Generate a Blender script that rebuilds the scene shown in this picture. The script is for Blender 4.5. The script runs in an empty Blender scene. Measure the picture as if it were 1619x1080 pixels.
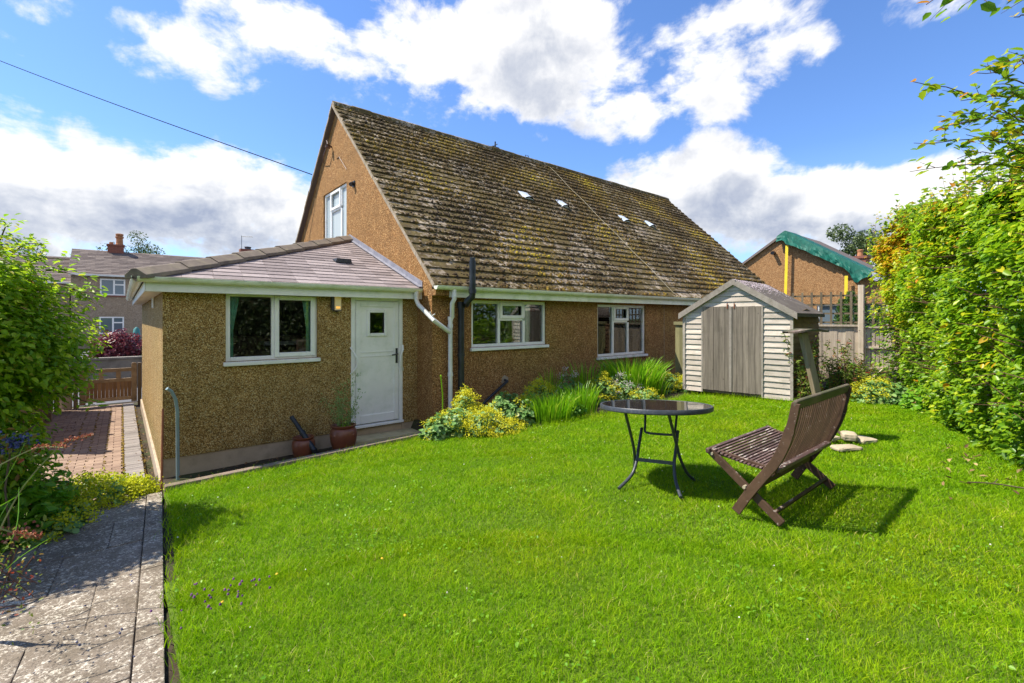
import bpy, math, random
import numpy as np
from mathutils import Vector, Matrix, noise
R = math.radians
random.seed(7); rng = np.random.default_rng(11)
sc = bpy.context.scene
COL = sc.collection
# ---------------------------------------------------------------- camera (origin; X runs along the house, Y towards it)
F_PX, HOR, AX = 745.45, 503.5, 0.8789
SA, CA = math.sin(AX), math.cos(AX)
cam = bpy.data.cameras.new('camera'); camo = bpy.data.objects.new('camera', cam); COL.objects.link(camo)
camo.location = (0, 0, 0)
camo.rotation_euler = (R(90), 0, AX - R(90))
cam.sensor_width = 36; cam.lens = F_PX / 1619 * 36
cam.shift_y = -(540 - HOR) / 1619
cam.clip_start = .05; cam.clip_end = 3000
sc.camera = camo
# ---------------------------------------------------------------- light
SUN = Vector((-.5, .43, 1)).normalized()
sd = bpy.data.lights.new('sun', 'SUN'); sd.energy = 3.9; sd.angle = R(.55); sd.color = (1, .93, .80)
so = bpy.data.objects.new('sun', sd); COL.objects.link(so)
so.rotation_euler = SUN.to_track_quat('Z', 'Y').to_euler()
sc.view_settings.view_transform = 'Standard'; sc.view_settings.look = 'None'
sc.view_settings.exposure = 1.16; sc.view_settings.gamma = 1
try:
    sc.cycles.max_bounces = 6; sc.cycles.transparent_max_bounces = 12; sc.cycles.transmission_bounces = 4
    sc.cycles.caustics_reflective = False; sc.cycles.caustics_refractive = False
except Exception: pass

def raydir(px, py):
    u = (px - 809.5) / F_PX; v = (HOR - py) / F_PX
    return Vector((CA + SA * u, SA - CA * u, v))
def at(px, py, t): return raydir(px, py) * t          # point at depth t metres
def onY(px, py, Y): d = raydir(px, py); return d * (Y / d.y)
def onX(px, py, X): d = raydir(px, py); return d * (X / d.x)
def onZ(px, py, Z): d = raydir(px, py); return d * (Z / d.z)

# ---------------------------------------------------------------- sky
world = bpy.data.worlds.new('World'); sc.world = world; world.use_nodes = True
class NT:
    def __init__(s, nt): s.nt = nt
    def n(s, t, **k):
        x = s.nt.nodes.new(t)
        for a, b in k.items():
            if a == 'ins':
                for i, v in b.items():
                    if isinstance(v, bpy.types.NodeSocket): s.nt.links.new(v, x.inputs[i])
                    else: x.inputs[i].default_value = v
            else: setattr(x, a, b)
        return x
    def l(s, a, b): s.nt.links.new(a, b)
    def math(s, op, a, b=0., c=None, clamp=False):
        d = {0: a, 1: b}
        if c is not None: d[2] = c
        x = s.n('ShaderNodeMath', operation=op, ins=d); x.use_clamp = clamp; return x.outputs[0]
    def vmath(s, op, a, b=(0, 0, 0), out=0):
        return s.n('ShaderNodeVectorMath', operation=op, ins={0: a, 1: b}).outputs[out]
    def mix(s, f, a, b):
        x = s.n('ShaderNodeMix', data_type='RGBA'); 
        for i, v in ((0, f), (6, a), (7, b)):
            if isinstance(v, bpy.types.NodeSocket): s.nt.links.new(v, x.inputs[i])
            else: x.inputs[i].default_value = v if i == 0 else (tuple(v) + (1,) if len(v) == 3 else v)
        return x.outputs[2]
    def mrange(s, v, a, b, c=0., d=1., smooth=False):
        x = s.n('ShaderNodeMapRange', ins={0: v, 1: a, 2: b, 3: c, 4: d})
        if smooth: x.interpolation_type = 'SMOOTHSTEP'
        return x.outputs[0]
    def ramp(s, f, stops):
        x = s.n('ShaderNodeValToRGB', ins={0: f}); cr = x.color_ramp
        while len(cr.elements) < len(stops): cr.elements.new(.5)
        for e, (p, c) in zip(cr.elements, stops): e.position = p; e.color = tuple(c) + (1,)
        return x.outputs[0]
    def noise(s, vec, scale, detail=4, rough=.5, out=0, dist=0., lac=2.):
        return s.n('ShaderNodeTexNoise', ins={'Vector': vec, 'Scale': scale, 'Detail': detail, 'Roughness': rough, 'Distortion': dist, 'Lacunarity': lac}).outputs[out]

w = NT(world.node_tree); world.node_tree.nodes.clear()
sky = w.n('ShaderNodeTexSky', sky_type='NISHITA'); sky.sun_disc = False
sky.sun_elevation = math.asin(SUN.z); sky.sun_rotation = math.atan2(SUN.x, SUN.y)
sky.air_density = 1.0; sky.dust_density = .3; sky.ozone_density = 3.0
skyc = w.vmath('MULTIPLY', sky.outputs[0], (.066, .083, .108))
gen = w.n('ShaderNodeTexCoord').outputs['Generated']
dirv = w.vmath('NORMALIZE', gen)
# cloud banks, by direction: (direction pixel in the sky, angular radius in radians, weight)
BL = [((90, 285), .26, .62), ((330, 330), .27, .60), ((500, 370), .22, .5), ((-150, 300), .35, .5), ((30, 215), .10, .2),
      ((640, 80), .18, .45), ((840, 100), .27, .66), ((560, 40), .17, .32), ((990, 185), .13, .45), ((700, 160), .16, .40), ((345, 90), .15, .50), ((460, 65), .17, .55), ((545, 120), .13, .50), ((240, 100), .08, .40), ((380, 20), .14, .35),
      ((1150, 60), .16, .42), ((1180, 130), .14, .48), ((1080, 50), .10, .30), ((1260, 85), .09, .40), ((1060, 140), .07, .3), ((840, 225), .09, .35),
      ((1130, 290), .19, .72), ((1010, 300), .15, .55), ((1260, 320), .19, .70), ((1400, 370), .18, .6), ((1460, 300), .13, .50), ((900, 290), .10, .35), ((1560, 320), .2, .35),
      (((-.1, -1, .45), None), .85, .75), (((.9, -.8, .4), None), .5, .6), (((-1, -.5, .5), None), .5, .6), ((60, 2), .07, .16), ((1480, 10), .10, .16), ((210, 35), .05, .35), ((600, -200), .3, .35), ((1420, 130), .20, -.25), ((1350, 190), .2, -.2)]  # vector entries: unseen clouds added behind the camera to brighten the shaded walls
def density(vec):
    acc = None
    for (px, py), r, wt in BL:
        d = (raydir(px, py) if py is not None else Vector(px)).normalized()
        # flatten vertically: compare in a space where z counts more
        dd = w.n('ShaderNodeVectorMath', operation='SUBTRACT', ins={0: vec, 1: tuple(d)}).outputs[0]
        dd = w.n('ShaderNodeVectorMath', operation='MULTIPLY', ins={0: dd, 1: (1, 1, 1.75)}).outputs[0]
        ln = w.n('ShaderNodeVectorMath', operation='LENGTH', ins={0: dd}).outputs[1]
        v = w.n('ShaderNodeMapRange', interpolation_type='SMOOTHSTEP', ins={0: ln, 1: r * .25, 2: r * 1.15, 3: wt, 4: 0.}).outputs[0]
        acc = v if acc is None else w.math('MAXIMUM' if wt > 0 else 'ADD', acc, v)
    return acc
def cl_noise(vec, det):
    v2 = w.n('ShaderNodeVectorMath', operation='MULTIPLY', ins={0: vec, 1: (1, 1, 1.7)}).outputs[0]
    return w.noise(v2, 3.9, det, .60, dist=.25)
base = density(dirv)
n1 = cl_noise(dirv, 10)
d1 = w.math('ADD', base, w.math('MULTIPLY', w.math('SUBTRACT', n1, .5), 2.1))
offv = w.n('ShaderNodeVectorMath', operation='ADD', ins={0: dirv, 1: (-.03, .03, .075)}).outputs[0]
n2 = cl_noise(offv, 5)
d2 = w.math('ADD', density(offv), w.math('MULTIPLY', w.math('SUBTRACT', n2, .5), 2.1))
fine = w.noise(dirv, 17, 6, .62, dist=.4)
d1 = w.math('ADD', d1, w.math('MULTIPLY', w.math('SUBTRACT', fine, .5), .45))
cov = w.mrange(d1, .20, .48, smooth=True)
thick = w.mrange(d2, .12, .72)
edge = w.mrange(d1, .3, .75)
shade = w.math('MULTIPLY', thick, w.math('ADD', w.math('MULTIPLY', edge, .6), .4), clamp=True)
zz = w.n('ShaderNodeSeparateXYZ', ins={0: dirv}).outputs[2]
lowf = w.mrange(zz, .42, .14, .55, 1.05)
shade = w.math('MULTIPLY', shade, lowf, clamp=True)
puff = w.noise(dirv, 13, 7, .62, dist=.3)
shade = w.math('ADD', shade, w.math('MULTIPLY', w.math('SUBTRACT', puff, .5), 1.25), clamp=True)
ccol = w.ramp(shade, [(0, (.53, .525, .515)), (.28, (.46, .46, .465)), (.6, (.32, .335, .37)), (1, (.19, .215, .28))])
haze = w.mrange(zz, .30, .0, 0., .55)
skyh = w.mix(haze, skyc, (.27, .40, .58))
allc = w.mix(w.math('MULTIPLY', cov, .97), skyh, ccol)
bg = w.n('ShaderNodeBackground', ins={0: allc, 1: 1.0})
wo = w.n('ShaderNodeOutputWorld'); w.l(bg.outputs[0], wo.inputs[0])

# ---------------------------------------------------------------- materials
M = {}
def newmat(name):
    m = bpy.data.materials.new(name); m.use_nodes = True; m.node_tree.nodes.clear(); M[name] = m
    return m, NT(m.node_tree)
def finish(t, col, rough=.7, bump=None, bstr=.3, bdist=.01, spec=.4, metal=0., trans=0., extra=None):
    b = t.n('ShaderNodeBsdfPrincipled', ins={'Base Color': col if isinstance(col, bpy.types.NodeSocket) else tuple(col) + (1,), 'Roughness': rough, 'Metallic': metal, 'Specular IOR Level': spec})
    if bump is not None:
        bp = t.n('ShaderNodeBump', ins={'Height': bump, 'Strength': bstr, 'Distance': bdist}); t.l(bp.outputs[0], b.inputs['Normal'])
    out = b.outputs[0]
    if trans > 0:
        tr = t.n('ShaderNodeBsdfTranslucent', ins={0: col})
        mx = t.n('ShaderNodeMixShader', ins={0: trans, 1: out, 2: tr.outputs[0]}); out = mx.outputs[0]
    o = t.n('ShaderNodeOutputMaterial'); t.l(out, o.inputs[0])
def objc(t): return t.n('ShaderNodeTexCoord').outputs['Object']
def tint(t): return t.n('ShaderNodeAttribute', attribute_name='tint').outputs['Fac']

def m_pebble(name, stops, stain, scale=84., stainscale=.7):
    m, t = newmat(name); c = objc(t)
    vo = t.n('ShaderNodeTexVoronoi', feature='F1', ins={'Vector': c, 'Scale': scale, 'Randomness': 1.})
    cr = t.ramp(t.n('ShaderNodeSeparateColor', ins={0: vo.outputs['Color']}).outputs[0], stops)
    gap = t.mrange(vo.outputs['Distance'], .38, .80, 0., 1., True)
    col = t.mix(t.math('MULTIPLY', gap, .92), cr, stops[0][1])
    st = t.noise(c, stainscale, 6, .65)
    col = t.mix(t.mrange(st, .38, .68, 0., .75), col, t.vmath('MULTIPLY', col, stain))
    vs_ = t.n('ShaderNodeVectorMath', operation='MULTIPLY', ins={0: c, 1: (5, 5, .5)}).outputs[0]
    col = t.mix(t.mrange(t.noise(vs_, 1., 5, .65), .52, .70, 0., .45), col, t.vmath('MULTIPLY', col, (.62, .62, .58)))
    s2 = t.noise(c, 6.5, 4, .6)
    col = t.vmath('MULTIPLY', col, t.ramp(s2, [(.3, (.82, .82, .82)), (.7, (1.12, 1.12, 1.12))]))
    zc = t.n('ShaderNodeSeparateXYZ', ins={0: t.n('ShaderNodeNewGeometry').outputs['Position']}).outputs[2]
    sp_ = t.math('ADD', t.mrange(zc, -1.85, -1.25, .34, 0.), t.math('MULTIPLY', t.noise(c, 2.4, 6, .65), .5))
    col = t.mix(t.mrange(sp_, .42, .56, 0., .55), col, t.vmath('MULTIPLY', col, (.60, .66, .55)))
    finish(t, col, .85, t.math('SUBTRACT', 1., vo.outputs['Distance']), .75, .010, .2)
m_pebble('pebble_gable', [(0, (0.16, 0.075, 0.022)), (.3, (0.335, 0.16, 0.053)), (.6, (0.475, 0.245, 0.088)), (.85, (0.61, 0.345, 0.135)), (1, (0.829, 0.529, 0.245))], (.86, .88, .84))
m_pebble('pebble_front', [(0, (0.13, 0.06, 0.025)), (.3, (0.34, 0.165, 0.06)), (.6, (0.47, 0.235, 0.085)), (.88, (0.60, 0.33, 0.13)), (1, (0.80, 0.54, 0.27))], (.95, 1.15, .9))
m_pebble('pebble_khaki', [(0, (0.14, 0.075, 0.024)), (.25, (0.41, 0.240, 0.085)), (.55, (0.58, 0.365, 0.135)), (.85, (0.72, 0.50, 0.21)), (1, (0.85, 0.76, 0.45))], (.88, .92, .85), 102.)
m_pebble('pebble_far', [(0, (.30, .22, .15)), (.5, (.38, .29, .20)), (1, (.44, .35, .26))], (.85, .9, .95), 20, .35)
m_pebble('pebble_orange', [(0, (0.24, 0.12, 0.050)), (.5, (0.41, 0.22, 0.095)), (1, (0.54, 0.33, 0.16))], (.9, .9, .85), 48, .5)

def m_plain(name, col, rough=.6, var=.12, scale=3., spec=.4, metal=0., bump=0., dirt=None, dscale=2.5):
    m, t = newmat(name); c = objc(t)
    nz = t.noise(c, scale, 5, .6)
    v = t.ramp(nz, [(.25, (1 - var,) * 3), (.75, (1 + var,) * 3)])
    cc = t.vmath('MULTIPLY', tuple(col), v)
    if dirt:
        d = t.noise(c, dscale, 8, .7)
        cc = t.mix(t.mrange(d, .48, .72, 0., .8), cc, dirt)
    finish(t, cc, rough, nz if bump else None, bump, .01, spec, metal)
m_plain('white_pvc', (.86, .85, .83), .35, .05, 3, .5, dirt=(.62, .66, .58))
m_plain('white_green', (.80, .82, .69), .4, .12, 2, .5, dirt=(.44, .55, .24), dscale=3.5)
m_plain('white_pipe', (.76, .75, .72), .4, .10, 5, .5, dirt=(.42, .43, .40))
m_plain('black_pipe', (.012, .014, .018), .38, .3, 3, .5, dirt=(.05, .055, .06))
m_plain('dark_metal', (.035, .042, .052), .42, .3, 30, .5, dirt=(.10, .10, .11), dscale=40)
m_plain('grey_rail', (.24, .33, .35), .45, .15, 6)
m_plain('rust', (.20, .07, .03), .85, .35, 12)
m_plain('brown_plastic', (.10, .05, .035), .5, .1)
m_plain('lead', (.22, .22, .26), .65, .2, 5, dirt=(.34, .34, .37))
m_plain('concrete_plinth', (.46, .36, .26), .9, .25, 5, bump=.3, dirt=(.14, .12, .08))
m_plain('kerb', (.21, .155, .12), .95, .3, 9, bump=.5, dirt=(.11, .10, .05))
m_plain('hip_tile', (.17, .135, .105), .9, .25, 8, bump=.4, dirt=(.26, .22, .14), dscale=7)
m_plain('mortar', (.34, .28, .21), .95, .25, 12, bump=.5, dirt=(.16, .13, .07))
m_plain('terracotta', (.21, .065, .032), .35, .2, 4, .5, dirt=(.11, .07, .05))
m_plain('stone', (.42, .35, .24), .9, .25, 7, bump=.6, dirt=(.22, .18, .11))
m_plain('step_stone', (.50, .42, .24), .9, .3, 6, bump=.5, dirt=(.12, .12, .05))
m_plain('curtain_green', (.48, .85, .72), .9, .25, 14)
m_plain('curtain_pale', (.76, .92, .88), .9, .15, 14)
m_plain('interior', (.36, .26, .18), .9, .4, 1.5)
m_plain('room_furniture', (.16, .09, .06), .7, .3, 5)
m_plain('room_white', (.42, .42, .40), .7, .1, 5)
m_plain('felt', (.10, .08, .065), .95, .3, 20, bump=.5, dirt=(.20, .17, .14), dscale=4)
m_plain('moss_plain', (.13, .12, .02), 1., .4, 12)
m_plain('yellow_strap', (.80, .60, .03), .6, .1)
m_plain('blue_tarp', (.34, .34, .55), .5, .6, 6)
m_plain('teal', (.06, .24, .23), .6, .2, 6)
m_plain('brick', (.23, .085, .06), .9, .35, 14)
m_plain('brick_pot', (.38, .17, .08), .9, .25, 6)
m_plain('wire', (.02, .02, .022), .9, .1, 3, .05)
m_plain('rope', (.34, .30, .21), .9, .2)
m_plain('vent_hood', (.62, .68, .74), .3, .15, 8, .5, .2)
m_plain('conc_wall', (.20, .18, .155), .95, .3, 3, bump=.4, dirt=(.10, .09, .07))
m_plain('road', (.12, .12, .13), .95, .2, 2)
m_plain('bark', (.10, .075, .045), .95, .4, 10, bump=.6)
m_plain('bark_red', (.13, .06, .04), .9, .4, 20)
m_plain('stem_green', (.22, .24, .09), .8, .3, 9)
m_plain('bottle_green_white', (.70, .70, .72), .5, .1)

def m_soil():
    m, t = newmat('soil'); c = objc(t)
    n1 = t.noise(c, 14, 8, .7); n2 = t.noise(c, 2.2, 5, .6)
    col = t.ramp(n1, [(.3, (.022, .015, .009)), (.55, (.055, .038, .022)), (.75, (.11, .08, .05))])
    col = t.mix(t.mrange(n2, .5, .62, 0., .6), col, (.05, .075, .015))
    finish(t, col, 1., n1, .9, .04)
m_soil()
def m_lawnbase():
    m, t = newmat('lawn_base'); c = objc(t)
    n1 = t.noise(c, 40, 6, .7); n2 = t.noise(c, 1.3, 4, .6)
    col = t.ramp(n1, [(.3, (.045, .085, .003)), (.6, (.12, .20, .006)), (.8, (.20, .23, .03))])
    col = t.mix(t.mrange(n2, .52, .68, 0., .5), col, (.15, .19, .03))
    finish(t, col, 1., n1, .8, .03)
m_lawnbase()
def m_farground():
    m, t = newmat('far_ground'); c = objc(t)
    col = t.ramp(t.noise(c, .4, 6, .6), [(.3, (.05, .08, .02)), (.6, (.09, .12, .03))])
    finish(t, col, 1.)
m_farground()
def m_grass():
    m, t = newmat('grass'); c = objc(t); a = tint(t)
    n2 = t.noise(c, .9, 4, .6); n3 = t.noise(c, 5., 4, .6)
    col = t.ramp(a, [(0, (.085, .21, .002)), (.42, (.225, .43, .003)), (.78, (.36, .56, .006)), (.93, (.47, .55, .04)), (1, (.62, .54, .20))])
    col = t.mix(t.mrange(n2, .42, .66, 0., .55), col, t.vmath('MULTIPLY', col, (1.32, .98, .8)))
    col = t.mix(t.mrange(n3, .45, .7, 0., .5), col, t.vmath('MULTIPLY', col, (.62, .80, .7)))
    finish(t, col, .6, spec=.12, trans=.42)
m_grass()
def m_leaf(name, stops, trans=.4, rough=.42, patch=None, pscale=1.2):
    m, t = newmat(name); c = objc(t); a = tint(t)
    col = t.ramp(a, stops)
    if patch: col = t.mix(t.mrange(t.noise(c, pscale, 3, .6), .45, .65, 0., .7), col, t.vmath('MULTIPLY', col, patch))
    finish(t, col, rough, spec=.45, trans=trans)
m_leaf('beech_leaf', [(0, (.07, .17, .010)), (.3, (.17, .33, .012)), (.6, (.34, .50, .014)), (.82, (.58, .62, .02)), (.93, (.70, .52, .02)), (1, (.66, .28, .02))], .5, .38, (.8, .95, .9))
m_leaf('twig_leaf', [(0, (.07, .19, .015)), (.45, (.20, .38, .02)), (.7, (.42, .52, .02)), (.88, (.68, .50, .02)), (1, (.60, .26, .03))], .45, .38)
m_leaf('shrub_leaf', [(0, (.08, .20, .012)), (.4, (.21, .40, .015)), (.75, (.38, .56, .02)), (.95, (.54, .64, .04)), (1, (.46, .24, .08))], .6, .42, (.88, .92, .85))
m_leaf('hedge_dark_leaf', [(0, (.02, .035, .01)), (.5, (.045, .07, .015)), (1, (.10, .12, .03))], .3)
m_leaf('lower_leaf', [(0, (.07, .22, .012)), (.5, (.18, .42, .022)), (.9, (.33, .56, .04)), (1, (.35, .16, .06))], .55)
m_leaf('geranium_leaf', [(0, (.07, .19, .04)), (.5, (.17, .33, .08)), (.9, (.32, .46, .15)), (1, (.38, .42, .12))], .3, .5)
m_leaf('iris_leaf', [(0, (.08, .24, .006)), (.5, (.20, .44, .010)), (.9, (.40, .62, .02)), (1, (.45, .42, .10))], .4, .4)
m_leaf('alchemilla_flower', [(0, (.46, .46, .01)), (.5, (.68, .64, .02)), (1, (.85, .78, .05))], .4, .7)
m_leaf('lime_flower', [(0, (.40, .46, .01)), (.5, (.62, .66, .02)), (1, (.80, .78, .05))], .45, .7)
m_leaf('white_flower', [(0, (.50, .40, .44)), (.6, (.72, .64, .66)), (1, (.85, .82, .78))], .3, .7)
m_leaf('purple_leaf', [(0, (.05, .012, .02)), (.5, (.15, .025, .04)), (1, (.34, .08, .09))], .35, .4)
m_leaf('willow_leaf', [(0, (.09, .16, .02)), (.5, (.22, .31, .04)), (.75, (.26, .28, .04)), (.9, (.32, .10, .03)), (1, (.36, .06, .03))], .4, .5)
m_leaf('conifer_leaf', [(0, (.02, .06, .012)), (.6, (.06, .15, .02)), (1, (.14, .26, .03))], .25, .6)
m_leaf('far_leaf', [(0, (.05, .085, .03)), (.5, (.10, .15, .05)), (1, (.19, .24, .08))], .3, .6)
m_leaf('berry', [(0, (.012, .015, .05)), (.6, (.03, .04, .12)), (1, (.10, .11, .24))], .0, .4)
m_leaf('red_seed', [(0, (.25, .05, .03)), (.6, (.42, .13, .07)), (1, (.55, .30, .15))], .3, .6)
m_leaf('violet_flower', [(0, (.12, .03, .16)), (1, (.24, .08, .26))], .2, .7)
m_leaf('dead_leaf', [(0, (.10, .05, .025)), (.5, (.22, .12, .05)), (1, (.45, .34, .14))], .2, .8)
m_leaf('clover_white', [(0, (.55, .50, .42)), (1, (.85, .84, .78))], .2, .8)
m_leaf('buttercup', [(0, (.75, .45, .02)), (1, (.85, .60, .03))], .2, .6)
m_leaf('moss', [(0, (.040, .024, .008)), (.4, (.095, .056, .012)), (.72, (.22, .145, .014)), (1, (.44, .34, .015))], .0, 1.)

def m_tile(name, stops, moss, mossth=.52, mossmax=.85, mscale=1.6):
    m, t = newmat(name); c = objc(t); a = tint(t)
    col = t.ramp(a, stops)
    n = t.noise(c, 25, 6, .7)
    col = t.vmath('MULTIPLY', col, t.ramp(n, [(.25, (.72,) * 3), (.75, (1.22,) * 3)]))
    if moss:
        mm = t.math('ADD', t.math('MULTIPLY', t.noise(c, mscale, 6, .65), .45), t.math('MULTIPLY', t.noise(c, 11, 6, .7), .55))
        col = t.mix(t.mrange(mm, mossth - .02, mossth + .025, 0., mossmax), col, t.ramp(t.noise(c, 9, 4, .6), [(.3, moss[0]), (.7, moss[1])]))
    finish(t, col, .9, n, .6, .012, .3)
m_tile('main_tile', [(0, (.18, .14, .10)), (.5, (.30, .24, .175)), (1, (.42, .34, .25))], ((.045, .028, .008), (.12, .085, .012)), .462, .92)
m_tile('ext_tile', [(0, (.19, .155, .15)), (.5, (.26, .215, .21)), (1, (.34, .285, .275))], None)
m_tile('ext_tile_moss', [(0, (.2, .16, .15)), (1, (.3, .26, .25))], ((.1, .09, .05), (.2, .18, .08)), .6)
m_tile('far_tile', [(0, (.11, .085, .08)), (.5, (.15, .12, .11)), (1, (.21, .17, .15))], None)

def m_wood(name, a, b, gap=None, scale=(2., 2., 30.), rough=.85, knots=True, peel=None, green=None):
    m, t = newmat(name); c = objc(t); ti = tint(t)
    off = t.n('ShaderNodeCombineXYZ', ins={0: t.math('MULTIPLY', ti, 37.), 1: t.math('MULTIPLY', ti, 17.), 2: t.math('MULTIPLY', ti, 53.)}).outputs[0]
    cc = t.vmath('ADD', c, off)
    v = t.n('ShaderNodeVectorMath', operation='MULTIPLY', ins={0: cc, 1: scale}).outputs[0]
    n = t.noise(v, 1., 8, .7, dist=.6)
    col = t.ramp(n, [(.28, a), (.5, tuple((x + y) / 2 for x, y in zip(a, b))), (.72, b)])
    col = t.vmath('MULTIPLY', col, t.ramp(ti, [(0, (.78,) * 3), (1, (1.18,) * 3)]))
    st = t.noise(c, 3, 6, .65)
    col = t.mix(t.mrange(st, .5, .72, 0., .5), col, t.vmath('MULTIPLY', col, (.55, .58, .5)))
    if knots:
        k = t.n('ShaderNodeTexVoronoi', ins={'Vector': cc, 'Scale': 5.}).outputs['Distance']
        col = t.mix(t.mrange(k, .04, .10, .75, 0.), col, tuple(x * .35 for x in a))
    if peel:
        v3 = t.n('ShaderNodeVectorMath', operation='MULTIPLY', ins={0: c, 1: (6, 30, 30)}).outputs[0]
        p = t.noise(v3, 1., 6, .75)
        nz = t.n('ShaderNodeSeparateXYZ', ins={0: t.n('ShaderNodeNewGeometry').outputs['Normal']}).outputs[2]
        p = t.math('ADD', p, t.math('MULTIPLY', nz, .06))
        col = t.mix(t.mrange(p, .62, .66, 0., .85), col, peel)
    if green:
        g = t.noise(c, 4., 4, .6); col = t.mix(t.mrange(g, .35, .55, 0., .65), col, green)
    finish(t, col, rough, n, .5, .006, .3)
m_wood('shed_board', (.40, .34, .28), (.66, .58, .50), scale=(30, 2.2, 30))
m_wood('shed_side', (.13, .075, .04), (.24, .15, .09), scale=(2.2, 30, 30))
m_wood('shed_door', (.12, .10, .08), (.29, .245, .195), scale=(26, 26, 1.6))
m_wood('barge', (.26, .22, .18), (.44, .39, .34), scale=(12, 12, 12))
m_wood('fence_grey', (.42, .34, .26), (.66, .56, .44), scale=(22, 22, 1.5))
m_wood('fence_dark', (.13, .10, .07), (.23, .18, .13), scale=(22, 22, 1.5))
m_wood('trellis_wood', (.15, .12, .075), (.27, .21, .14), scale=(12, 12, 12))
m_wood('gate_wood', (.30, .21, .13), (.48, .36, .24), scale=(9, 9, 9))
m_wood('gate_board', (.25, .14, .07), (.38, .23, .12), scale=(22, 22, 1.5))
m_wood('chair_wood', (.048, .025, .014), (.105, .058, .034), scale=(9, 9, 9), rough=.6, knots=False, peel=(.38, .31, .26))
m_wood('chair_seat_wood', (.070, .038, .032), (.14, .085, .070), scale=(6, 30, 30), rough=.5, knots=False, peel=(.50, .43, .37))
m_wood('chair_top', (.12, .08, .06), (.20, .145, .11), scale=(6, 30, 30), rough=.7, knots=False, peel=(.33, .28, .24), green=(.05, .07, .02))
m_wood('post_wood', (.24, .18, .11), (.40, .31, .20), scale=(22, 22, 2))
m_wood('side_gate', (.16, .15, .07), (.26, .24, .12), scale=(20, 20, 2))

def m_slab():
    m, t = newmat('slab'); c = objc(t); a = tint(t)
    col = t.ramp(a, [(0, (.17, .135, .10)), (1, (.26, .21, .16))])
    fl = t.noise(c, 42, 5, .75, dist=.8); big = t.noise(c, 5, 5, .65)
    sp = t.mrange(t.math('ADD', fl, t.math('MULTIPLY', t.math('SUBTRACT', big, .5), .35)), .52, .62, 0., .85)
    col = t.mix(sp, col, (.66, .60, .50))
    vo = t.n('ShaderNodeTexVoronoi', ins={'Vector': c, 'Scale': 150.})
    col = t.mix(t.mrange(t.n('ShaderNodeSeparateColor', ins={0: vo.outputs['Color']}).outputs[0], .80, .86, 0., .7), col, (.08, .065, .05))
    n = t.noise(c, 3, 7, .7)
    col = t.mix(t.mrange(n, .42, .66, 0., .7), col, t.vmath('MULTIPLY', col, (.5, .48, .40)))
    finish(t, col, .85, t.noise(c, 60, 5, .7), .5, .008)
m_slab()
def m_paver(name, A, B):
    m, t = newmat(name); c = objc(t); a = tint(t)
    col = t.ramp(a, [(0, A), (1, B)])
    n = t.noise(c, 30, 5, .7)
    col = t.vmath('MULTIPLY', col, t.ramp(n, [(.3, (.8,) * 3), (.7, (1.15,) * 3)]))
    col = t.mix(t.mrange(t.noise(c, 1.5, 5, .6), .5, .7, 0., .5), col, t.vmath('MULTIPLY', col, (.7, .72, .65)))
    finish(t, col, .85, n, .4, .01)
m_paver('paver_red', (.21, .135, .095), (.32, .22, .155)); m_paver('paver_grey', (.19, .165, .155), (.27, .24, .22))
def m_glass():
    m, t = newmat('glass')
    fr = t.n('ShaderNodeFresnel', ins={0: 1.5}).outputs[0]
    f = t.mrange(fr, 0., 1., .06, 1.)
    a = t.n('ShaderNodeBsdfTransparent', ins={0: (.88, .91, .89, 1)}); b = t.n('ShaderNodeBsdfGlossy', ins={0: (.95, .97, .97, 1), 1: .02})
    x = t.n('ShaderNodeMixShader', ins={0: f, 1: a.outputs[0], 2: b.outputs[0]}); o = t.n('ShaderNodeOutputMaterial'); t.l(x.outputs[0], o.inputs[0])
    m, t = newmat('sky_glass'); finish(t, (.12, .16, .19), .06, spec=.9)
    m, t = newmat('pale_sky_glass'); finish(t, (.40, .47, .50), .06, spec=.9)  # pale base colour stands in for sky reflection and a net curtain
    m, t = newmat('table_glass')
    c = objc(t); sp = t.noise(c, 22, 6, .75)
    finish(t, t.mix(t.mrange(sp, .60, .70, 0., .35), (.014, .013, .016), (.16, .14, .13)), t.mrange(sp, .55, .75, .04, .25), spec=.9)
m_glass()
def m_tarp():
    m, t = newmat('green_tarp'); c = objc(t)
    n = t.noise(c, 2.5, 4, .6, dist=1.)
    finish(t, t.ramp(n, [(.3, (.004, .075, .052)), (.7, (.010, .14, .10))]), .6, n, .25, .05, .3)
m_tarp()
def m_lamp():
    m, t = newmat('lamp_glass'); b = t.n('ShaderNodeBsdfPrincipled', ins={'Base Color': (.62, .56, .38, 1), 'Roughness': .2, 'Emission Color': (1, .62, .12, 1), 'Emission Strength': .05})
    o = t.n('ShaderNodeOutputMaterial'); t.l(b.outputs[0], o.inputs[0])
    m, t = newmat('lamp_bulb'); b = t.n('ShaderNodeEmission', ins={0: (1, .50, .10, 1), 1: .55})
    o = t.n('ShaderNodeOutputMaterial'); t.l(b.outputs[0], o.inputs[0])
m_lamp()

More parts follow.
